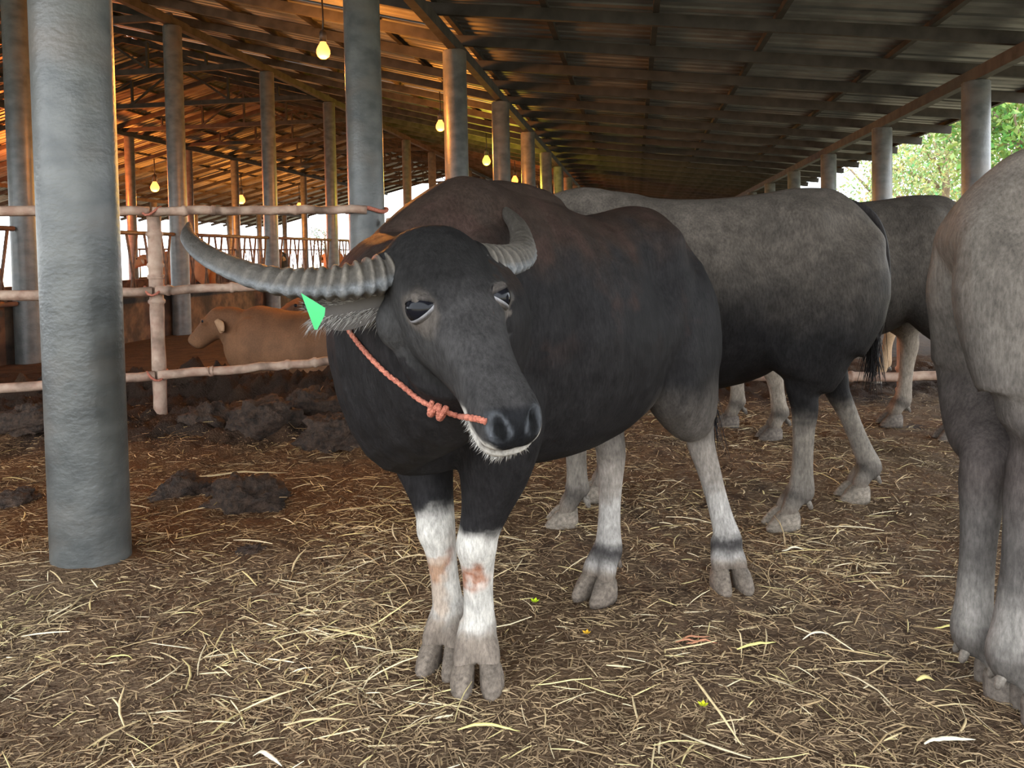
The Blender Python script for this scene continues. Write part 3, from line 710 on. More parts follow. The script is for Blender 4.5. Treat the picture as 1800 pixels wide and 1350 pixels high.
    # eyes, lids
    if hd.get('eyes', True):
        for s in (-1, 1):
            er = (0.037 if hd.get('detail') else 0.027) * k; c = HC(hd['eye'][0], s * (hd['eye'][1] - 0.015), hd['eye'][2]); look = (l * s * 0.9 + f * 0.35 + u * 0.12).normalized()
            V = []; F = []; C = []; n = 20; m = 14
            for i in range(m + 1):
                a = math.pi * i / m
                for j in range(n):
                    b = 2 * math.pi * j / n; d = Vector((math.sin(a) * math.cos(b), math.sin(a) * math.sin(b), math.cos(a))); V.append(c + d * er)
                    C.append((.006, .006, .008, 1))
            for i in range(m):
                for j in range(n): F.append((i * n + j, i * n + (j + 1) % n, (i + 1) * n + (j + 1) % n, (i + 1) * n + j))
            em = mesh_data('eye', V, F, [M['eye']]); set_coat(em, C); eo = link('eye', em, root)
            if hd.get('detail'):
                ev_ = (u * 0.5 - f * 0.75).normalized(); sd = look.cross(ev_).normalized(); uu = sd.cross(look).normalized()
                for sg, e0, edge_c in ((1, 42.0, (.020, .018, .017, 1)), (-1, 30.0, (.26, .25, .26, 1))):
                    V = []; F = []; C = []; nq, ne = 21, 7
                    for a_ in range(nq):
                        q = math.radians(-105 + 210 * a_ / (nq - 1)); th0 = math.radians(e0) * max(0.0, math.cos(q * 0.86))
                        for b_ in range(ne):
                            th = sg * (th0 + (math.radians(80) - th0) * b_ / (ne - 1)); rr = er * (1.02 + 0.10 * math.sin(math.pi * min(1, b_ / 3.0)) * (1 - b_ / ne))
                            V.append(c + ((look * math.cos(q) + sd * math.sin(q)) * math.cos(th) + uu * math.sin(th)) * rr); C.append(edge_c if b_ < 1 else (.062, .053, .047, 1))
                    for a_ in range(nq - 1):
                        for b_ in range(ne - 1): k0 = a_ * ne + b_; F.append((k0, k0 + 1, k0 + ne + 1, k0 + ne))
                    lm = mesh_data('eyelid', V, F, [M['coat']]); set_coat(lm, C); link('eyelid', lm, eo)
    fh = Vector((f.x, f.y, 0)).normalized(); lh = (l - fh * l.dot(fh)).normalized(); uh = fh.cross(lh).normalized()
    if uh.z < 0: uh = -uh
    if hd.get('horn'):
        for s in (-1, 1):
            pth = [O + lh * (s * o_ * k) - fh * (b_ * k) + uh * (z_ * k) for o_, b_, z_ in hd['horn']]
            V, F, C = horn_mesh(pth, [r * k for r in hd['hornr']], hd.get('horncol', (.078, .066, .053)), flip=s)
            hm = mesh_data('horn', V, F, [M['horn']]); set_coat(hm, C); link('horn', hm, root)
    if hd.get('ear'):
        ed = hd['ear']
        for s in (-1, 1):
            base = HC(ed['at'][0], s * ed['at'][1], ed['at'][2]); out = lh * s * ed['dir'][0] - fh * ed['dir'][1] + Vector((0, 0, 1)) * ed['dir'][2]
            V, F, C, wd, nr = ear_mesh(base, out, None, (0, 0, -1) if s > 0 else (0, 0, -1), ed['L'] * k, ed['W'] * k, ed['col'], ed['cin'])
            em = mesh_data('ear', V, F, [M['hair']]); set_coat(em, C); eo = link('ear', em, root)
            if ed.get('hair'):
                R = []; D = []; CC = []
                for _ in range(ed['hair']):
                    tt = rs.uniform(0.05, 0.95); ss = rs.choice((-1, 1)) * rs.uniform(0.3, 1)
                    p = Vector(base) + out.normalized() * (ed['L'] * k * tt) + wd * (ed['W'] * k * 0.8 * ss * (1 - 0.5 * tt)) + nr * (ed['W'] * k * rs.uniform(-.2, .1)); R.append(p)
                    D.append(out.normalized() * rs.uniform(0.3, 1) + wd * ss * rs.uniform(0.2, 1) + nr * rs.uniform(-.6, .6)); g = rs.uniform(0.12, 0.42); CC.append((g, g * .93, g * .85, 1))
                V, F, C = strands(R, D, 0.036 * k, 0.0009, CC, rs, 3, 0.15); hm = mesh_data('ear_hair', V, F, [M['hair']]); set_coat(hm, C); ho = link('ear_hair', hm, eo); ho['kind'] = 'stuff'
    # tail
    if sp.get('tail'):
        tp = [(-0.64 * xs, 0, 1.24 + dz), (-0.745 * xs, 0, 1.19 + dz)] + [(p[0] * xs, p[1], p[2]) for p in sp['tail'][1:]]; q = catmull(tp, 24); V, F = tube([tuple(p) for p in q], [0.026 - 0.014 * i / 23 for i in range(24)], 10, ref=(1, 0, 0))
        tm = mesh_data('tail', V, F, [M[sp.get('mat', 'coat')]]); set_coat(tm, [(*sp.get('tailcol', (.02, .017, .016)), 1)] * len(V)); to = link('tail', tm, root)
        e = Vector(tp[-1]); R = [e + Vector((rs.gauss(0, .012), rs.gauss(0, .012), rs.uniform(-.02, .12))) for _ in range(160)]
        V, F, C = strands(R, [Vector((rs.gauss(0, .13), rs.gauss(0, .13), -1)) for _ in R], 0.20, 0.0022, [(.012, .009, .010, 1)] * len(R), rs, 3)
        hm = mesh_data('tail_tuft', V, F, [M['hair']]); set_coat(hm, C); ho = link('tail_tuft', hm, to); ho['kind'] = 'stuff'
    return root, dict(HC=HC, f=f, l=l, u=u, O=O, k=k, fh=fh, lh=lh, uh=uh)

def mixc(a, b, w):
    a = np.asarray(a, float); b = np.asarray(b, float); w = np.asarray(w)[:, None]
    return a * (1 - w) + b * w
def leg_set(fl_, fr_, hl_, hr_, hockl, hockr, toes=(0, 0, 0, 0), kf=(0, 0), sy=0.155, hy=0.17, hx=-0.50, th=1.12):
    """feet (x,y) of fore left/right, hind left/right; hocks (x,y,z)"""
    return [dict(kind=FORE, chain=fore_chain(0.44, sy, fl_, kf[0]), foot=fl_, toe=toes[0]), dict(kind=FORE, chain=fore_chain(0.44, -sy, fr_, kf[1]), foot=fr_, toe=toes[1]),
            dict(kind=HIND, chain=hind_chain(hx, hy, hockl, hl_, th), foot=hl_, toe=toes[2]), dict(kind=HIND, chain=hind_chain(hx, -hy, hockr, hr_, th), foot=hr_, toe=toes[3])]

HORN = [tuple(v * 1.04 for v in p) for p in ((.070, .00, -.022), (.14, .01, -.036), (.215, .035, -.042), (.30, .10, -.034), (.375, .20, -.005), (.435, .32, .045), (.455, .44, .095), (.435, .54, .130))]
HORNR = [.052, .052, .047, .041, .035, .028, .019, .007]
EAR = dict(at=(0.04, 0.108, -0.10), dir=(0.80, 0.55, -0.10), L=0.21, W=0.062, col=(.045, .038, .034), cin=(.075, .064, .056), hair=700)

# --- the black buffalo in front
MU = Vector((-0.70, -0.714, 0)).normalized(); MV = Vector((-MU.y, MU.x, 0))
M_LOC = Vector((0.244 - 0.15, 2.463, 0)) - MU * 0.10; M_YAW = math.atan2(MU.y, MU.x)
def to_local(p, loc, yaw, S=1.0):
    d = Vector(p) - Vector((loc[0], loc[1], 0)); c, s = math.cos(-yaw), math.sin(-yaw)
    return Vector((d.x * c - d.y * s, d.x * s + d.y * c, d.z)) / S
def dir_local(d, yaw):
    c, s = math.cos(-yaw), math.sin(-yaw); return Vector((d[0] * c - d[1] * s, d[0] * s + d[1] * c, d[2]))
ml = lambda p: to_local(p, M_LOC, M_YAW)
pollw = P(758, 446, 1.64)
HY, HP = math.radians(31), math.radians(43)           # the face looks right of the camera and down
poll = ml(pollw); hf_ = dir_local((math.sin(HY) * math.cos(HP), -math.cos(HY) * math.cos(HP), -math.sin(HP)), M_YAW)
def foot_of(px, py, toe_dir):
    """toe tip seen at a pixel -> the foot's centre"""
    g = G(px, py); return ml(g - Vector(toe_dir).normalized() * 0.10)
ffl = foot_of(838, 1226, (0.02, -1, 0)); ffr = foot_of(768, 1190, (-0.25, -1, 0))
fhl = foot_of(1295, 1042, (0.1, -1, 0)); fhr = foot_of(1030, 1055, (-0.7, -0.7, 0))
def toe_ang(d, yaw): v = dir_local((d[0], d[1], 0), yaw); return math.atan2(v.y, v.x)
hkl = ml(P(1232, 775, 2.80)); hkr = ml(P(1075, 800, 2.72))
def main_colour(co, kind, t, hs, hl, hu):
    x, y, z = co.T; n = len(x); nz = fbm(x * 9, y * 9, z * 9, seed=2, octv=4); nf = fbm(x * 40, y * 40, z * 14, seed=5, octv=3)
    black = np.array((.016, .0145, .0145)); brown = np.array((.034, .022, .016)); grey = np.array((.040, .037, .036)); white = np.array((.43, .395, .35)); dust = np.array((.155, .122, .096))
    c = np.tile(black, (n, 1)); al = np.full(n, 0.85)
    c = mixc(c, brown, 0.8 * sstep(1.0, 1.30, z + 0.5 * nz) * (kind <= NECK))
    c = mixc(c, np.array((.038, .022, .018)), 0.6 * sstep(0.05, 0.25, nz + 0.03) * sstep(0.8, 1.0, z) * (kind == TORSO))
    # fore legs: white below the knee, rust under it
    fore = kind == FORE
    edge = t + 0.10 * nz + 0.02 * nf
    sock = sstep(0.435, 0.39, edge) * fore; c = mixc(c, white * (1 + 0.0), sock)
    front = 0.5 + 0.5 * np.tanh((x - np.where(y > 0, ffl.x, ffr.x)) * 60)
    rust = np.exp(-((t + 0.25 * nz - np.where(y > 0, 0.262, 0.30)) / 0.022) ** 2) * front * fore; c = mixc(c, np.array((.22, .07, .025)), np.clip(rust, 0, 1) * 0.9)
    c = mixc(c, np.array((.30, .20, .13)), 0.6 * sstep(0.02, 0.14, nz) * sock * (t < 0.3))
    c = mixc(c, dust, sstep(0.17, 0.085, edge + 0.06 * nz) * fore * 0.97)
    # hind legs: greyish tan, dark ring at the fetlock
    hind = kind == HIND
    tan = np.array((.23, .195, .165)); dark = np.array((.03, .026, .025))
    hz = hind | ((kind == TORSO) & (x < -0.12) & (z < 0.80)); c = mixc(c, np.array((.085, .073, .064)), sstep(0.74, 0.58, z + 0.15 * nz) * hz * sstep(-0.08, -0.2, x)); c = mixc(c, tan, sstep(0.58, 0.40, t + 0.12 * nz) * hind)
    c = mixc(c, np.array((.36, .33, .30)), sstep(0.40, 0.30, t + 0.3 * nz) * hind * 0.8)
    c = mixc(c, dark, np.exp(-((t + 0.06 * nz - 0.125) / 0.026) ** 2) * hind * 0.95); c = mixc(c, dust, sstep(0.10, 0.06, t + 0.05 * nz) * hind)
    # head
    h = kind == HEAD
    side = np.abs(hl)
    c = np.where(h[:, None], mixc(np.tile(np.array((.0145, .0135, .013)), (n, 1)), grey * 0.92, sstep(0.14, 0.26, hs + 0.25 * nz) * sstep(-.16, -.02, hu) * 0.9), c)
    c = mixc(c, np.array((.042, .040, .039)), sstep(0.05, 0.11, side) * sstep(0.0, 0.1, hs) * sstep(.05, -.03, hu) * h * 0.8)
    ex = HEADSPEC['eye']; de = np.sqrt((hs - ex[0]) ** 2 * 0.8 + (side - ex[1]) ** 2 + (hu - ex[2]) ** 2)
    c = mixc(c, np.array((.105, .088, .075)), sstep(0.062, 0.034, de + 0.12 * nz) * h * 0.75)
    c = mixc(c, np.array((.02, .018, .018)), sstep(0.028, 0.02, de) * h)
    nose = sstep(0.485, 0.51, hs + 0.02 * nz) * sstep(-0.044, -0.036, hu) * sstep(0.07, 0.055, side + 0.0 * hu) * h
    c = mixc(c, np.array((.010, .010, .011)), nose); al = np.where(nose > 0.5, 0.45, al)
    ct = -0.046 + 0.024 * sstep(0.02, 0.06, side) * sstep(0.41, 0.45, hs) - 0.02 * sstep(0.43, 0.38, hs); chin = sstep(0.37, 0.42, hs + 0.35 * nz) * sstep(0.007, -0.007, hu - ct + 0.06 * nz) * h; c = mixc(c, np.array((.40, .37, .33)), chin)
    lip = sstep(0.44, 0.47, hs) * np.exp(-((hu + 0.050) / 0.006) ** 2) * h; c = mixc(c, np.array((.10, .085, .075)), lip * 0.8)
    rd_ = np.sqrt((side - 0.040) ** 2 + ((hu - 0.004) * 1.2) ** 2); rim = np.exp(-((rd_ - 0.021) / 0.0045) ** 2) * sstep(0.47, 0.50, hs) * sstep(-.02, .0, hu + 0.4 * (side - 0.044)) * h; c = mixc(c, np.array((.20, .21, .23)), np.clip(rim, 0, 1) * 0.45)
    for s in (-1, 1):
        nos = np.exp(-(((hs - .51) / .035) ** 2 + ((hl - s * .040) / .018) ** 2 + ((hu - .003) / .016) ** 2)) * h; c = mixc(c, np.array((.004, .004, .004)), np.clip(nos * 1.6, 0, 1))
    c *= (1 + 0.5 * nf)[:, None]
    return np.hstack([np.clip(c, 0.002, 1), al[:, None]])
HEADSPEC = dict(poll=poll, f=hf_, roll=math.radians(7.0), size=0.845, eye=(0.185, 0.106, 0.018), detail=True, horn=HORN, hornr=HORNR, ear=EAR)
neck = [(0.36, 0.0, 1.00, .20, .27, .40, 0), (0.54, 0.01, 1.00, .195, .245, .44, .2), (0.68, 0.03, 1.00, .185, .215, .41, .4)]
pb = poll + Vector(hf_).normalized() * 0.03
nb_ = Vector((pb.x, pb.y, pb.z)) + Vector((-0.10, -0.05, -0.10)); neck += [(nb_.x, nb_.y, nb_.z - .02, .16, .16, .27, .7), (pb.x + .02, pb.y + .04, pb.z - 0.12, .115, .11, .15, 1.0)]
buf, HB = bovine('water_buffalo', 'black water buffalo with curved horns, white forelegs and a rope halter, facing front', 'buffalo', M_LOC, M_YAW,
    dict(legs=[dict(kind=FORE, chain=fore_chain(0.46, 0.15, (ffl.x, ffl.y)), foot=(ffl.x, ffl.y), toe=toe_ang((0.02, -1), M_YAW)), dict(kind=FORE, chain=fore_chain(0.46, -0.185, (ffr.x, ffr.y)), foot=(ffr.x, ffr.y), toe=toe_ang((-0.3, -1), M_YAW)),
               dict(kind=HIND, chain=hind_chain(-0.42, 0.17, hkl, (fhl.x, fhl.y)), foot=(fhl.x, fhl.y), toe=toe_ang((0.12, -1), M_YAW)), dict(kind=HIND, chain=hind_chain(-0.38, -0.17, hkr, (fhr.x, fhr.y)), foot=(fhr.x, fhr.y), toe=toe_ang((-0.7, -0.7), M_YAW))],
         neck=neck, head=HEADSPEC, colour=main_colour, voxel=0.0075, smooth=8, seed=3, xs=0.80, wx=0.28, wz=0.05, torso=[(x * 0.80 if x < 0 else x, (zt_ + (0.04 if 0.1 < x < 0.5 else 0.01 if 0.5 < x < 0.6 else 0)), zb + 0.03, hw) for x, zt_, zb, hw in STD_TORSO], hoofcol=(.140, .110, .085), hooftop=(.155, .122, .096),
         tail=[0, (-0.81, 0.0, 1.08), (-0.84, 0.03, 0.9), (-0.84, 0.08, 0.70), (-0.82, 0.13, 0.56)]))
# halter rope, knot, ear tag
HC = HB['HC']
from mathutils.bvhtree import BVHTree
_bm = [c for c in buf.children if c.name.startswith('body')][0].data
BVH = BVHTree.FromPolygons([v.co.copy() for v in _bm.vertices], [tuple(p.vertices) for p in _bm.polygons])
def on_skin(px, py, off):
    """point of the buffalo's skin met by a pixel's line of sight, lifted off the skin"""
    o_ = ml(CAM); d = dir_local(ray(px, py), M_YAW).normalized(); h = BVH.ray_cast(o_, d)
    return (h[0] + h[1] * off) if h[0] is not None else None
def halter():
    way = [(608, 566), (625, 592), (648, 620), (675, 648), (705, 674), (738, 698), (772, 715), (805, 727), (836, 735), (856, 740)]
    dense = catmull(way, 48); pts = [on_skin(x, y, 0.0055) for x, y in dense]; pts = [p for p in pts if p is not None]
    sm = [pts[0]] + [(pts[i - 1] + pts[i] * 2 + pts[i + 1]) / 4 for i in range(1, len(pts) - 1)] + [pts[-1]]; pts = sm
    b0 = HC(-0.03, -0.10, -0.15); pts = [b0] + pts
    q = catmull([tuple(p) for p in pts], 140)
    V, F = tube([tuple(p) for p in q], [0.0056 + 0.0008 * math.sin(i * 1.6) for i in range(140)], 10); me = mesh_data('halter_rope', V, F, [M['rope']]); o = link('halter_rope', me, buf); o['label'] = 'salmon pink rope running from the cheek to the nostril'
    kn = on_skin(772, 714, 0.010); vs = []; a0 = (on_skin(790, 721, 0.01) - on_skin(755, 706, 0.01)).normalized(); a1 = (ml(CAM) - kn).normalized(); a2 = a0.cross(a1).normalized(); a1 = a2.cross(a0)
    for j, (a, b) in enumerate(((0.3, 0.5), (-0.5, 0.2), (0.6, 0.8), (-.2, .1))):
        loop = [kn + a0 * ((j - 1.5) * 0.009 + 0.008 * a * math.sin(w)) + a1 * (0.011 * math.cos(w)) + a2 * (0.0135 * math.sin(w)) for w in np.linspace(0, 6.4, 22)]; vs.append(tube(loop, 0.0058, 8))
    V, F = join(*vs); ko = link('rope_knot', mesh_data('rope_knot', V, F, [M['rope']]), o); ko['label'] = 'lumpy knot in the pink rope'
halter()
eb = HC(EAR['at'][0], -EAR['at'][1], EAR['at'][2]); eo_ = (-HB['lh'] * EAR['dir'][0] - HB['fh'] * EAR['dir'][1] + Vector((0, 0, 1)) * EAR['dir'][2]).normalized()
tp = ml(P(551, 546, 1.50)); cd = ml(CAM) - tp; cd.normalize(); tr = Vector((0, 0, 1)).cross(cd).normalized(); tu = cd.cross(tr)
tri = [(-0.022, 0.034), (0.022, 0.004), (0.020, -0.010), (0.006, -0.036), (0.001, -0.036)]
V = [tp + tr * a + tu * b + cd * c for c in (0.0015, -0.0015) for a, b in tri]; nT = len(tri)
F = [tuple(range(nT - 1, -1, -1)), tuple(range(nT, 2 * nT))] + [(i, (i + 1) % nT, nT + (i + 1) % nT, nT + i) for i in range(nT)]
o = link('ear_tag', mesh_data('ear_tag', V, F, [M['tag']], smooth=False), buf); o['label'] = 'bright green plastic ear tag'
rs_ = random.Random(4); R = []; D = []; CC = []
for _ in range(1100):
    s_ = rs_.uniform(0.42, 0.535); a = rs_.uniform(-1, 1); w = 0.062 * (1 - max(0, (s_ - 0.5) / 0.05) * 0.5)
    R.append(HC(s_, w * a, -0.075 - 0.022 * (1 - a * a) * rs_.uniform(0.4, 1))); D.append(HB['f'] * rs_.uniform(-.1, .35) - HB['u'] * rs_.uniform(.5, 1) + HB['l'] * a * rs_.uniform(.1, .7)); g = rs_.uniform(.28, .55); CC.append((g, g * .95, g * .88, 1))
V, F, C = strands(R, D, 0.017, 0.0006, CC, rs_, 2); hm = mesh_data('chin_hair', V, F, [M['hair']]); set_coat(hm, C); ho = link('chin_hair', hm, buf); ho['kind'] = 'stuff'

# --- the others
def grey_colour(back, low, sockc, zb=(0.75, 1.05), sock=(0.55, 0.38), hindmid=None, foresock=None):
    back, low, sockc = map(np.array, (back, low, sockc))
    def fn(co, kind, t, hs, hl, hu):
        x, y, z = co.T; nz = fbm(x * 6, y * 6, z * 6, seed=21, octv=4); nf = fbm(x * 35, y * 35, z * 14, seed=25, octv=3); n = len(x)
        c = mixc(np.tile(low, (n, 1)), back, sstep(zb[0], zb[1], z + 0.25 * nz)); c *= (1 + 0.7 * nz)[:, None]
        leg = (kind == FORE) | (kind == HIND); c = mixc(c, sockc, sstep(sock[0], sock[1], t + 0.15 * nz) * leg)
        if hindmid is not None: c = mixc(c, np.array(hindmid), sstep(0.85, 0.58, z + .25 * nz) * sstep(0.38, 0.55, z) * ((kind == HIND) | ((kind == TORSO) & (x < 0))) * sstep(-0.15, -0.35, x))
        c = mixc(c, np.array((.05, .042, .036)), np.exp(-((t + 0.05 * nz - 0.12) / 0.03) ** 2) * leg * 0.8)
        c = mixc(c, np.array((.15, .12, .095)), sstep(0.10, 0.06, t) * leg)
        c *= (1 + 0.6 * nf)[:, None]
        return np.hstack([np.clip(c, .002, 1), np.full((n, 1), .9)])
    return fn
def std_head(poll, f, roll=0.0, size=1.0, horn=True):
    return dict(poll=Vector(poll), f=Vector(f), roll=roll, size=size, eye=(0.135, 0.128, 0.022), horn=HORN if horn else None, hornr=HORNR, ear=dict(EAR, hair=0))
def std_neck(poll):
    p = Vector(poll); return [(0.36, 0, 1.02, .19, .28, .34, 0), (0.58, p.y * .15, 1.04, .165, .25, .32, .3), (0.80, p.y * .5, (1.05 + p.z) / 2, .13, .19, .24, .6), (p.x + .0, p.y, p.z - 0.10, .105, .11, .13, 1)]

# second buffalo, broadside behind the first
S2 = 1.08; Y2 = math.atan2(0.06, -1.0)
h1 = G(1385, 942); h2 = G(1548, 905); f1 = G(985, 945)
L2 = Vector((0.80, 3.49, 0)); l2 = lambda p: to_local(p, L2, Y2, S2)
a, b, c = l2(h1), l2(h2), l2(f1)
bovine('water_buffalo', 'brown grey water buffalo walking broadside just behind the black one, head hidden', 'buffalo', L2, Y2,
    dict(scale=S2, xs=0.93, torso=[(x * 0.93 if x < 0 else x, a_, b_, w_) for x, a_, b_, w_ in STD_TORSO], legs=leg_set((c.x - .06, 0.17), (0.36, -0.17), (a.x - .06, 0.19), (b.x - .02, -0.15), (a.x - 0.10, 0.19, 0.47), (b.x + 0.09, -0.16, 0.47)),
         neck=std_neck((1.12, 0.05, 1.02)), head=std_head((1.12, 0.05, 1.02), (0.6, 0.05, -0.75)), voxel=0.012, seed=5,
         colour=grey_colour((.078, .065, .053), (.017, .0155, .0155), (.17, .145, .12), zb=(0.70, 1.15), sock=(0.47, 0.36)), hoofcol=(.19, .155, .12),
         tail=[0, (-0.80, 0.0, 1.08), (-0.815, 0.0, 0.9), (-0.79, 0.0, 0.75), (-0.76, 0.0, 0.66)]))

# third buffalo, farther right
S3 = 1.12; L3 = Vector((2.00, 4.95, 0)); Y3 = math.atan2(0.05, -1.0); l3 = lambda p: to_local(p, L3, Y3, S3)
f1, f2, h1, h2 = [l3(G(*p)) for p in ((1285, 757), (1352, 772), (1598, 757), (1662, 765))]
bovine('water_buffalo', 'dark brown water buffalo farther right with pale legs, between the two grey ones', 'buffalo', L3, Y3,
    dict(scale=S3, legs=leg_set((f2.x - .06, 0.16), (f1.x - .06, -0.16), (h2.x - .03, 0.19), (h1.x - .02, -0.17), (h2.x - .06, 0.17, 0.47), (h1.x - 0.08, -0.16, 0.47)),
         neck=std_neck((1.12, 0.0, 1.05)), head=std_head((1.12, 0.0, 1.05), (0.6, 0.05, -0.7)), voxel=0.015, seed=6,
         colour=grey_colour((.060, .050, .041), (.028, .024, .021), (.26, .215, .17), zb=(0.6, 1.1), sock=(0.58, 0.44)), hoofcol=(.13, .105, .085),
         tail=[0, (-0.80, 0.0, 1.08), (-0.815, 0.0, 0.9), (-0.80, 0.0, 0.75), (-0.78, 0.0, 0.62)]))

# buffalo cut by the right picture edge, walking away to the right
S5 = 1.08; Y5 = math.atan2(-0.26, 1.0); h1 = G(1732, 1218); h2 = G(1798, 1268)
L5 = Vector((1.955, 1.90, 0)); l5 = lambda p: to_local(p, L5, Y5, S5); a, b = l5(h1), l5(h2)
bovine('water_buffalo', 'grey buffalo cut off by the right picture edge, its hindquarters turned to us', 'buffalo', L5, Y5,
    dict(scale=S5, torso=[(x, a_, b_ + (0.10 if x < -0.5 else 0.07 if x < -0.2 else 0.02), w_ * (0.88 if x < -0.3 else 1)) for x, a_, b_, w_ in STD_TORSO], legs=leg_set((0.45, 0.16), (0.40, -0.16), (a.x, a.y + .02), (b.x + .0, b.y + .02), (a.x + 0.0, a.y + .03, 0.50), (b.x + 0.02, b.y + .03, 0.50), hy=0.16, hx=-0.57, th=1.12),
         neck=std_neck((1.12, 0.0, 1.1)), head=std_head((1.12, 0.0, 1.1), (0.7, 0.05, -0.6)), voxel=0.011, seed=8,
         colour=grey_colour((.135, .115, .096), (.085, .075, .068), (.20, .18, .16), zb=(0.5, 1.15), sock=(0.34, 0.18), hindmid=(.075, .061, .055)), hoofcol=(.13, .105, .085)))

def tan_colour(base, belly, dark):
    base, belly, dark = map(np.array, (base, belly, dark))
    def fn(co, kind, t, hs, hl, hu):
        x, y, z = co.T; nz = fbm(x * 5, y * 5, z * 5, seed=31, octv=3); n = len(x)
        c = mixc(np.tile(base, (n, 1)), belly, sstep(0.80, 0.5, z + .2 * nz) * 0.6); c = mixc(c, dark, sstep(1.1, 1.35, z + .3 * nz) * .5 * (kind <= NECK))
        h = kind == HEAD; c = mixc(c, belly, sstep(0.25, 0.45, hs) * h * .6); c = mixc(c, np.array((.10, .06, .045)), sstep(0.395, 0.41, hs) * h)
        return np.hstack([np.clip(c * (1 + nz)[:, None], .002, 1), np.full((n, 1), 1.0)])
    return fn
CEAR = dict(at=(0.04, 0.105, -0.07), dir=(0.60, 0.75, -0.75), L=0.17, W=0.065, col=(.34, .19, .10), cin=(.50, .36, .26))
def calf_head(poll, f, size): return dict(poll=Vector(poll), f=Vector(f), size=size, stations=CALF_HEAD, eye=(0.13, 0.118, 0.02), ear=CEAR)
def fold_legs():
    """legs tucked under a resting animal, trunk lowered by 0.42"""
    out = []
    for s in (-1, 1):
        out.append(dict(kind=FORE, no_hoof=True, foot=(0, 0), chain=[(0.44, s * .14, .52, .08, .13, .13, .8), (0.50, s * .18, .28, .07, .09, .09, .6), (0.62, s * .20, .10, .055, .06, .06, .4), (0.50, s * .20, .05, .042, .04, .04, .25), (0.36, s * .18, .045, .04, .035, .035, .12), (0.28, s * .17, .04, .035, .03, .03, .05)]))
        out.append(dict(kind=HIND, no_hoof=True, foot=(0, 0), chain=[(-.48, s * .12, .52, .12, .18, .18, .9), (-.32, s * .25, .30, .10, .15, .15, .7), (-.18, s * .30, .14, .07, .08, .08, .5), (-.40, s * .30, .07, .05, .05, .05, .4), (-.22, s * .31, .05, .04, .04, .04, .2), (-.08, s * .31, .045, .035, .03, .03, .08)]))
    return out
LOWT = [(x, zt_ - 0.42, max(zb - 0.42, 0.03), hw * 1.04) for x, zt_, zb, hw in STD_TORSO]
def calf(name, label, loc, yaw, S, base, belly, poll, f, seed, hsize=1.0):
    p = Vector(poll)
    return bovine(name, label, 'calf', loc, yaw, dict(scale=S, torso=LOWT, dz=-0.42, legs=fold_legs(), head=calf_head(poll, f, hsize), mat='fur', voxel=0.016, seed=seed,
        neck=[(0.40, 0, .62, .17, .25, .30, 0), (0.62, p.y * .2, .66, .14, .21, .27, .3), (0.80, p.y * .6, (0.66 + p.z) / 2 + 0.0, .12, .16, .22, .6), (p.x - .02, p.y, p.z - .10, .10, .10, .15, 1)],
        colour=tan_colour(base, belly, tuple(v * .6 for v in base)), tail=[(-.78, 0, .74), (-.86, .02, .6), (-.88, .06, .3), (-.80, .14, .12)], tailcol=tuple(v * .6 for v in base)))
calf('calf', 'light tan calf resting behind the pipe fence, head turned left', Vector((-1.86, 6.95, -0.05)), math.radians(168), 0.86, (.135, .058, .025), (.19, .095, .047), (0.90, 0.02, .84), (0.66, 0.08, -0.66), 12, 1.05)
calf('calf', 'darker reddish brown calf resting behind the tan calf, right of it', Vector((-1.35, 8.35, 0.02)), math.radians(200), 0.88, (.10, .042, .02), (.15, .075, .04), (0.97, 0.1, .78), (0.75, 0.3, -0.4), 13, 0.9)
# tan cow whose legs show behind the cross fence at right
L4 = Vector((2.62, 6.75, 0))
bovine('cow', 'tan cow standing behind the cross fence at right, only legs and belly visible', 'cow', L4, math.pi, dict(scale=0.98, legs=leg_set((0.40, .16), (0.30, -.16), (-.42, .17), (-.62, -.17), (-.52, .17, .45), (-.68, -.17, .45)), mat='fur', voxel=0.02, seed=15,
    neck=std_neck((1.1, 0, 1.1)), head=dict(calf_head((1.1, 0, 1.1), (.7, 0, -.6), 1.0), ear=CEAR), colour=tan_colour((.28, .17, .09), (.36, .24, .14), (.18, .09, .05))))
# cattle feeding beyond the barrier
for px, py, dep, S, base, nm, lb in ((492, 500, 22.0, 0.95, (.02, .018, .018), 'cow', 'black cow in the feed alley, its dark head just above the long horn'), (588, 500, 27.0, 0.92, (.36, .17, .07), 'cow', 'orange tan cow far beyond the barrier, right of the black one'), (262, 505, 19.0, 0.95, (.30, .12, .05), 'cow', 'reddish cow far beyond the barrier, left of the fence post')):
    w = P(px, py, dep)
    bovine(nm, lb, 'cow', Vector((w.x + (0.9 if px < 300 else 0), w.y, 0.10)), math.radians(175 if px < 300 else -75 if px < 550 else 120), dict(scale=S, legs=leg_set((0.44, .16), (0.40, -.16), (-.5, .17), (-.55, -.17), (-.6, .17, .45), (-.64, -.17, .45)), mat='fur', voxel=0.03, smooth=3, seed=17,
        neck=std_neck((1.1, 0, 1.2)), head=dict(calf_head((1.1, 0, 1.2), (.8, 0, -.5), 1.0), ear=CEAR), colour=tan_colour(base, tuple(min(1, v * 1.3) for v in base), tuple(v * .6 for v in base))))

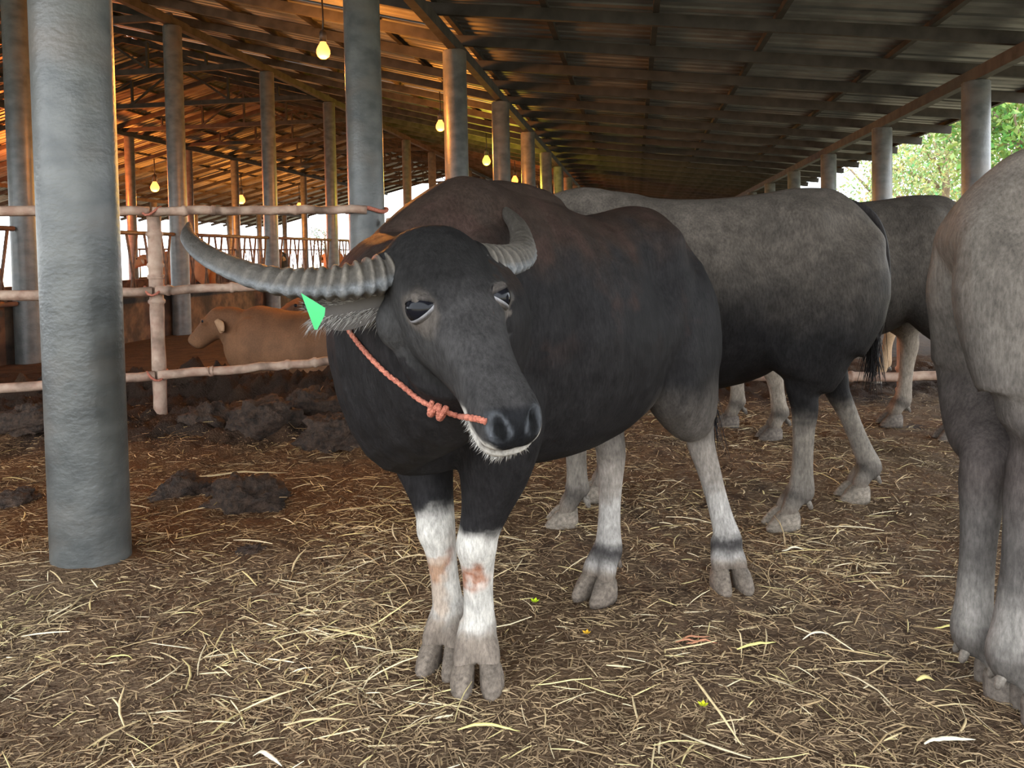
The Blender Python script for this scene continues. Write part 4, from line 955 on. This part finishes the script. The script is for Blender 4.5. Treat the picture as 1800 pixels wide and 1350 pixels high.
# ------------------------------------------------------------------ manure clods
def clod(px, py, r, h, seed, label, depth=None):
    g = G(px, py); z0 = float(ground_z(g.x, g.y)); rs = np.random.default_rng(seed)
    n, m = 40, 22; th = np.linspace(0, 2 * np.pi, n, endpoint=False); ph = np.linspace(-0.35, np.pi / 2, m)
    T, PH = np.meshgrid(th, ph); dx, dy, dz = np.cos(PH) * np.cos(T), np.cos(PH) * np.sin(T), np.sin(PH)
    k = 1 + 1.1 * fbm(dx * 2.2 + seed, dy * 2.2, dz * 2.2, seed=seed, octv=2) + 1.0 * np.abs(fbm(dx * 5 + seed, dy * 5, dz * 5, seed=seed + 3, octv=3))
    V = np.stack([dx * k * r, dy * k * r * 0.8, dz * k * h], -1).reshape(-1, 3); idx = np.arange(n * m).reshape(m, n)
    F = np.stack([idx[:-1], np.roll(idx[:-1], -1, 1), np.roll(idx[1:], -1, 1), idx[1:]], -1).reshape(-1, 4)
    o = link('manure_clod', mesh_data('manure_clod', V, F, [M['manure']]), None, (g.x, g.y, z0 - 0.005)); tag(o, label, 'manure', 'manure clods'); return o
clod(430, 885, 0.17, 0.10, 3, 'largest dark manure clod right of the thick front pillar')
clod(322, 868, 0.13, 0.085, 4, 'lumpy manure clod touching the thick front pillar in view')
clod(372, 872, 0.06, 0.04, 5, 'small manure lump between the two big clods right of the pillar')
clod(590, 790, 0.20, 0.13, 7, 'dark manure heap just left of the buffalo chest')
clod(470, 770, 0.22, 0.15, 8, 'broad manure heap below the calf')
clod(370, 760, 0.20, 0.15, 9, 'manure heap right of the fence post foot')
clod(60, 775, 0.22, 0.12, 10, 'manure heap at the left edge behind the front pillar')
clod(545, 745, 0.20, 0.14, 13, 'manure heap below the darker calf')
clod(30, 880, 0.10, 0.05, 11, 'flat manure clod at the left picture edge')
clod(440, 970, 0.05, 0.03, 12, 'small lone manure lump in the straw below the largest clod')

# ------------------------------------------------------------------ straw litter
def straw_mesh(n, xr, yr, lr, wr, bright, seed, dens=None, up=0.18, zoff=0.004):
    r = np.random.default_rng(seed)
    # even density on screen: more near the camera
    y = yr[0] * (yr[1] / yr[0]) ** r.random(n); half = 0.95 * y + 0.35; x = (r.random(n) * 2 - 1) * half
    cl = fbm(x * 1.7, y * 1.7, seed=70, octv=3) + 0.6 * fbm(x * 6, y * 6, seed=75, octv=2)
    keep = r.random(n) < np.clip(0.55 + 2.6 * cl, 0.12 if bright else 0.45, 1.0)
    keep &= ~((mound(x, y) > 0.07) & (r.random(n) > 0.10))
    b0 = B(ROW['A'], PA[0]); keep &= (x - b0.x) ** 2 + (y - b0.y) ** 2 > (PR + 0.03) ** 2
    x, y = x[keep], y[keep]; n = len(x)
    L = lr[0] + (lr[1] - lr[0]) * r.random(n) ** 2.2; w = wr[0] + (wr[1] - wr[0]) * r.random(n) ** 1.5
    yaw = r.random(n) * 2 * np.pi; pit = np.abs(r.normal(0, up, n)); pit = np.where(r.random(n) < 0.04, pit + 0.6, pit)
    curl = r.normal(0, 0.28, n) * (L / 0.1); arch = r.normal(0, 0.10, n)
    seg = 3 if bright else 2; ts = np.linspace(0, 1, seg + 1); Vs = []
    px, py = x.copy(), y.copy(); z = ground_z(x, y) + zoff
    cx, cy, cz, ca = px, py, z, yaw
    rings = []
    for i in range(seg + 1):
        a = yaw + curl * ts[i]; p = pit * (1 - 1.3 * ts[i]) + arch
        if i:
            st = L / seg; cx = cx + np.cos(a) * np.cos(p) * st; cy = cy + np.sin(a) * np.cos(p) * st; cz = cz + np.sin(p) * st
        zz = np.maximum(cz, ground_z(cx, cy) + zoff * 0.5) if i in (0, seg) else cz
        ww = w * (1 - 0.45 * abs(2 * ts[i] - 1) ** 3)
        sx, sy = -np.sin(a) * ww / 2, np.cos(a) * ww / 2
        rings.append(np.stack([np.stack([cx + sx, cy + sy, zz], -1), np.stack([cx - sx, cy - sy, zz], -1), np.stack([cx, cy, zz + ww * 0.45], -1)], 1))
    V = np.stack(rings, 1)  # n, seg+1, 3, 3
    base = (np.arange(n) * (seg + 1) * 3)[:, None]
    q = []
    for i in range(seg):
        for k in range(3):
            k2 = (k + 1) % 3; q.append([i * 3 + k, i * 3 + k2, i * 3 + 3 + k2, i * 3 + 3 + k])
    F = (base[:, :, None] + np.array(q)[None]).reshape(-1, 4)
    pal = np.array([(.62, .52, .34), (.52, .42, .26), (.70, .62, .46), (.42, .32, .19), (.58, .50, .27), (.30, .22, .13)]) if bright else np.array([(.22, .175, .12), (.16, .125, .085), (.29, .235, .16), (.12, .092, .066), (.34, .28, .19)])
    c = pal[r.integers(0, len(pal), n)] * (0.75 + 0.5 * r.random((n, 1))) * (np.array((1.10, 1.03, 0.90)) if bright else np.array((1.18, 1.0, 0.82)))
    warm = orange_w(x, y) * 0.75; c = c * (1 - warm[:, None] * np.array((0.1, 0.28, 0.45)))  # straw and chaff turn orange-brown over the same stretch
    C = np.repeat(np.hstack([c, np.ones((n, 1))]), (seg + 1) * 3, axis=0)
    me = mesh_data('straw', V.reshape(-1, 3), F, [M['straw']]); set_coat(me, C); return me
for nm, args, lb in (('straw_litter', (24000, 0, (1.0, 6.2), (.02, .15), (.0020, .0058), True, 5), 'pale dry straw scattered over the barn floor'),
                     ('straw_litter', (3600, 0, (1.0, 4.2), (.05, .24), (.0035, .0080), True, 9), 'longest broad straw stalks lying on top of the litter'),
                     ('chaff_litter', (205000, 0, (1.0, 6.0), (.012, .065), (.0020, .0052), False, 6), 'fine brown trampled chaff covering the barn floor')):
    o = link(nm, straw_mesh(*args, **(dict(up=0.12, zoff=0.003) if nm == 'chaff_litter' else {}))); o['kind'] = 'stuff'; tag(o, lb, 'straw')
# single blades and bits one can point to
def blade(px, py, L, w, yaw, col, label, name='dry_blade', arch=0.010):
    g = G(px, py); n = 12; V = []; F = []
    for i in range(n):
        t = i / (n - 1); x = (t - 0.5) * L; y = 0.05 * L * math.sin(t * 3.0); gz = float(ground_z(g.x + x * math.cos(yaw) - y * math.sin(yaw), g.y + x * math.sin(yaw) + y * math.cos(yaw)))
        ww = w * math.sin(math.pi * (0.12 + 0.85 * t)) ; z = gz + 0.012 + arch * math.sin(math.pi * t)
        for s, h in ((-1, 0), (1, 0), (0, 0.35)):
            yy = y + s * ww / 2; V.append((x * math.cos(yaw) - yy * math.sin(yaw), x * math.sin(yaw) + yy * math.cos(yaw), z + h * ww))
    for i in range(n - 1):
        for k in range(3): k2 = (k + 1) % 3; F.append((i * 3 + k, i * 3 + k2, i * 3 + 3 + k2, i * 3 + 3 + k))
    F += [(2, 1, 0), (n * 3 - 3, n * 3 - 2, n * 3 - 1)]
    me = mesh_data(name, V, F, [M['straw']]); set_coat(me, [(*col, 1)] * len(V)); o = link(name, me, None, (g.x, g.y, 0)); tag(o, label, 'straw'); return o
YEL = (.72, .62, .22); PAL = (.74, .66, .48)
blade(1330, 1140, 0.12, .014, 0.15, YEL, 'bent yellow leaf blade on the floor below the left hind hoof')
blade(1680, 1110, 0.12, .012, -0.15, YEL, 'thin yellow blade just left of the right buffalo hoof')
blade(1627, 1213, 0.05, .018, 0.05, (.62, .50, .20), 'short broad golden straw piece left of the right buffalo hoof')
blade(860, 1292, 0.15, .012, 0.05, YEL, 'long yellowish blade lying in front of the black buffalo hooves')
blade(210, 1170, 0.085, .008, -0.2, YEL, 'bright yellow straw below the thick front pillar')
blade(1670, 1312, 0.12, .016, 0.02, PAL, 'wide pale straw strip at the bottom right')
blade(470, 1340, 0.10, .014, -0.6, PAL, 'thick pale straw at the bottom edge left of centre')
blade(1440, 1132, 0.10, .010, 0.1, PAL, 'straight whitish straw right of the bent yellow leaf')
blade(400, 840, 0.62, .02, 0.10, (.50, .37, .2), 'long pale stalk lying behind the manure clods', arch=0.01)
blade(1395, 972, 0.09, .014, 0.05, PAL, 'short white straw right of the left hind hoof')
for i, (dx, dy) in enumerate(((0, 0), (-8, 8), (12, 10))):
    blade(1222 + dx, 1122 + dy, 0.09, .010, 0.06 - 0.08 * i, (.50, .22, .12), ['topmost reddish fibre of the small orange tuft on the floor', 'lower left reddish fibre of the small orange tuft', 'lower right reddish fibre of the small orange tuft'][i], 'orange_fibre')
def petal(px, py, r, col, label):
    g = G(px, py); z = float(ground_z(g.x, g.y)) + 0.012; V = []; F = []
    for k in range(5):
        a = k * 1.2566; o = len(V); c, s = math.cos(a), math.sin(a)
        for (u_, v_, w_) in ((0, 0, 0), (.6, .35, .25), (1, 0, .5), (.6, -.35, .25), (.55, 0, .1)): V.append((r * (u_ * c - v_ * s), r * (u_ * s + v_ * c), r * w_))
        F += [(o, o + 1, o + 4), (o + 1, o + 2, o + 4), (o + 2, o + 3, o + 4), (o + 3, o, o + 4)]
    me = mesh_data('fallen_flower', V, F, [M['straw']]); set_coat(me, [(*col, 1)] * len(V)); tag(link('fallen_flower', me, None, (g.x, g.y, z)), label, 'flower')
petal(940, 1062, .016, (.55, .75, .02), 'tiny yellow green flower right of the white forelegs')
petal(1031, 1122, .014, (.75, .42, .03), 'tiny orange petal on the floor right of the forelegs')
petal(1236, 1258, .014, (.6, .62, .02), 'tiny yellow petal near the bottom, right of centre')

# ------------------------------------------------------------------ trees beyond the right eave
def leaf_mat(name, c1, c2):
    m = bpy.data.materials.new(name); m.use_nodes = True; nt = m.node_tree; b = nt.nodes['Principled BSDF']; b.inputs['Roughness'].default_value = 0.6
    at = nt.nodes.new('ShaderNodeAttribute'); at.attribute_name = 'coat'; nt.links.new(at.outputs['Color'], b.inputs['Base Color'])
    tr = nt.nodes.new('ShaderNodeBsdfTranslucent'); nt.links.new(at.outputs['Color'], tr.inputs[0]); mx = nt.nodes.new('ShaderNodeMixShader'); mx.inputs[0].default_value = 0.35
    nt.links.new(b.outputs[0], mx.inputs[1]); nt.links.new(tr.outputs[0], mx.inputs[2]); nt.links.new(mx.outputs[0], nt.nodes['Material Output'].inputs[0]); return m
M['leaf'] = leaf_mat('tree_leaf', None, None)
def tree(name, label, base, h, crown_r, nleaf, col, seed, size=0.09, low=0.25, nb=9):
    rs = random.Random(seed); root = empty(name, base); tag(root, label, 'tree', 'trees outside')
    parts = [tube([(0, 0, -0.1), (0.05, 0.02, h * 0.25), (0.1, -0.05, h * 0.5), (0.05, 0, h * 0.85)], [0.16, 0.13, 0.09, 0.03], 9, ref=(0, 1, 0))]; tips = []
    for i in range(nb):
        a = i * 2.4 + rs.uniform(-.3, .3); z0 = h * rs.uniform(low, 0.7); r = crown_r * rs.uniform(0.6, 1.0); e = Vector((math.cos(a) * r, math.sin(a) * r, min(h, z0 + h * rs.uniform(0.05, 0.35))))
        mid = Vector((0.05, 0, z0)).lerp(e, 0.5) + Vector((0, 0, 0.15)); parts.append(tube([(0.05, 0, z0), tuple(mid), tuple(e)], [0.055, 0.035, 0.012], 6, ref=(0.1, 0.2, 1))); tips += [Vector((0.05, 0, z0)).lerp(e, q) for q in (0.45, 0.7, 1.0)]
        for j in range(3):
            s = mid.lerp(e, rs.random()); g = s + Vector((rs.uniform(-.5, .5), rs.uniform(-.5, .5), rs.uniform(-.1, .5))) * crown_r * 0.5; parts.append(tube([tuple(s), tuple((s + g) / 2 + Vector((0, 0, .05))), tuple(g)], [0.02, 0.014, 0.006], 5, ref=(0.1, 0.2, 1))); tips.append(g)
    link('trunk', mesh_data('trunk', *join(*parts), [M['bark']]), root)
    r = np.random.default_rng(seed); T = np.array([tuple(t) for t in tips]); c = T[r.integers(0, len(T), nleaf)] + r.normal(0, crown_r * 0.20, (nleaf, 3)); c[:, 2] = np.maximum(c[:, 2], 0.3)
    d = r.normal(0, 1, (nleaf, 3)); d[:, 2] -= 0.4; d /= np.linalg.norm(d, axis=1, keepdims=True); s = np.cross(d, r.normal(0, 1, (nleaf, 3))); s /= np.linalg.norm(s, axis=1, keepdims=True); nn = np.cross(d, s)
    L = (size * (0.6 + 0.8 * r.random(nleaf)))[:, None]; V = np.stack([c, c + d * L * .5 + s * L * .24 + nn * L * .06, c + d * L, c + d * L * .5 - s * L * .24 + nn * L * .06], 1).reshape(-1, 3)
    F = np.arange(nleaf * 4).reshape(-1, 4); me = mesh_data('foliage', V, F, [M['leaf']], smooth=False); cc = np.array(col) * (0.6 + 0.8 * r.random((nleaf, 1))) * (1 + 0.25 * r.normal(0, 1, (nleaf, 3)) * np.array((1, .3, .5))); set_coat(me, np.repeat(np.hstack([np.clip(cc, .01, 1), np.ones((nleaf, 1))]), 4, axis=0))
    fo = link('foliage', me, root); fo['kind'] = 'stuff'
def at_tree(px, d): w = P(px, 420, d); return Vector((w.x, w.y, -0.06))
tree('leafy_tree', 'bright green leafy tree at the right picture edge, beyond the tallest pillar', at_tree(1810, 15), 6.0, 2.0, 9000, (.11, .20, .035), 1, 0.13)
tree('leafy_tree', 'pale yellowish green tree between the two nearest eave pillars', at_tree(1655, 21), 5.4, 2.0, 8000, (.26, .31, .12), 2, 0.12)
tree('leafy_tree', 'sparse pale tree left of the second eave pillar', at_tree(1530, 26), 4.6, 1.5, 1500, (.28, .34, .14), 3, 0.12)
tree('leafy_tree', 'tall dense tree behind the pale yellowish one', at_tree(1700, 27), 8.0, 3.0, 9000, (.16, .23, .06), 4, 0.16)
tree('leafy_tree', 'large green tree beyond the right edge of the picture', at_tree(1960, 20), 8.0, 3.0, 9000, (.14, .22, .05), 5, 0.16)
tree('bush', 'low pale bush under the sparse tree', at_tree(1590, 24), 2.9, 1.6, 5000, (.22, .28, .10), 6, 0.12, low=0.1)
tree('leafy_tree', 'far pale tree seen through the open left side', at_tree(570, 70), 4.5, 1.4, 900, (.14, .16, .12), 7, 0.2)
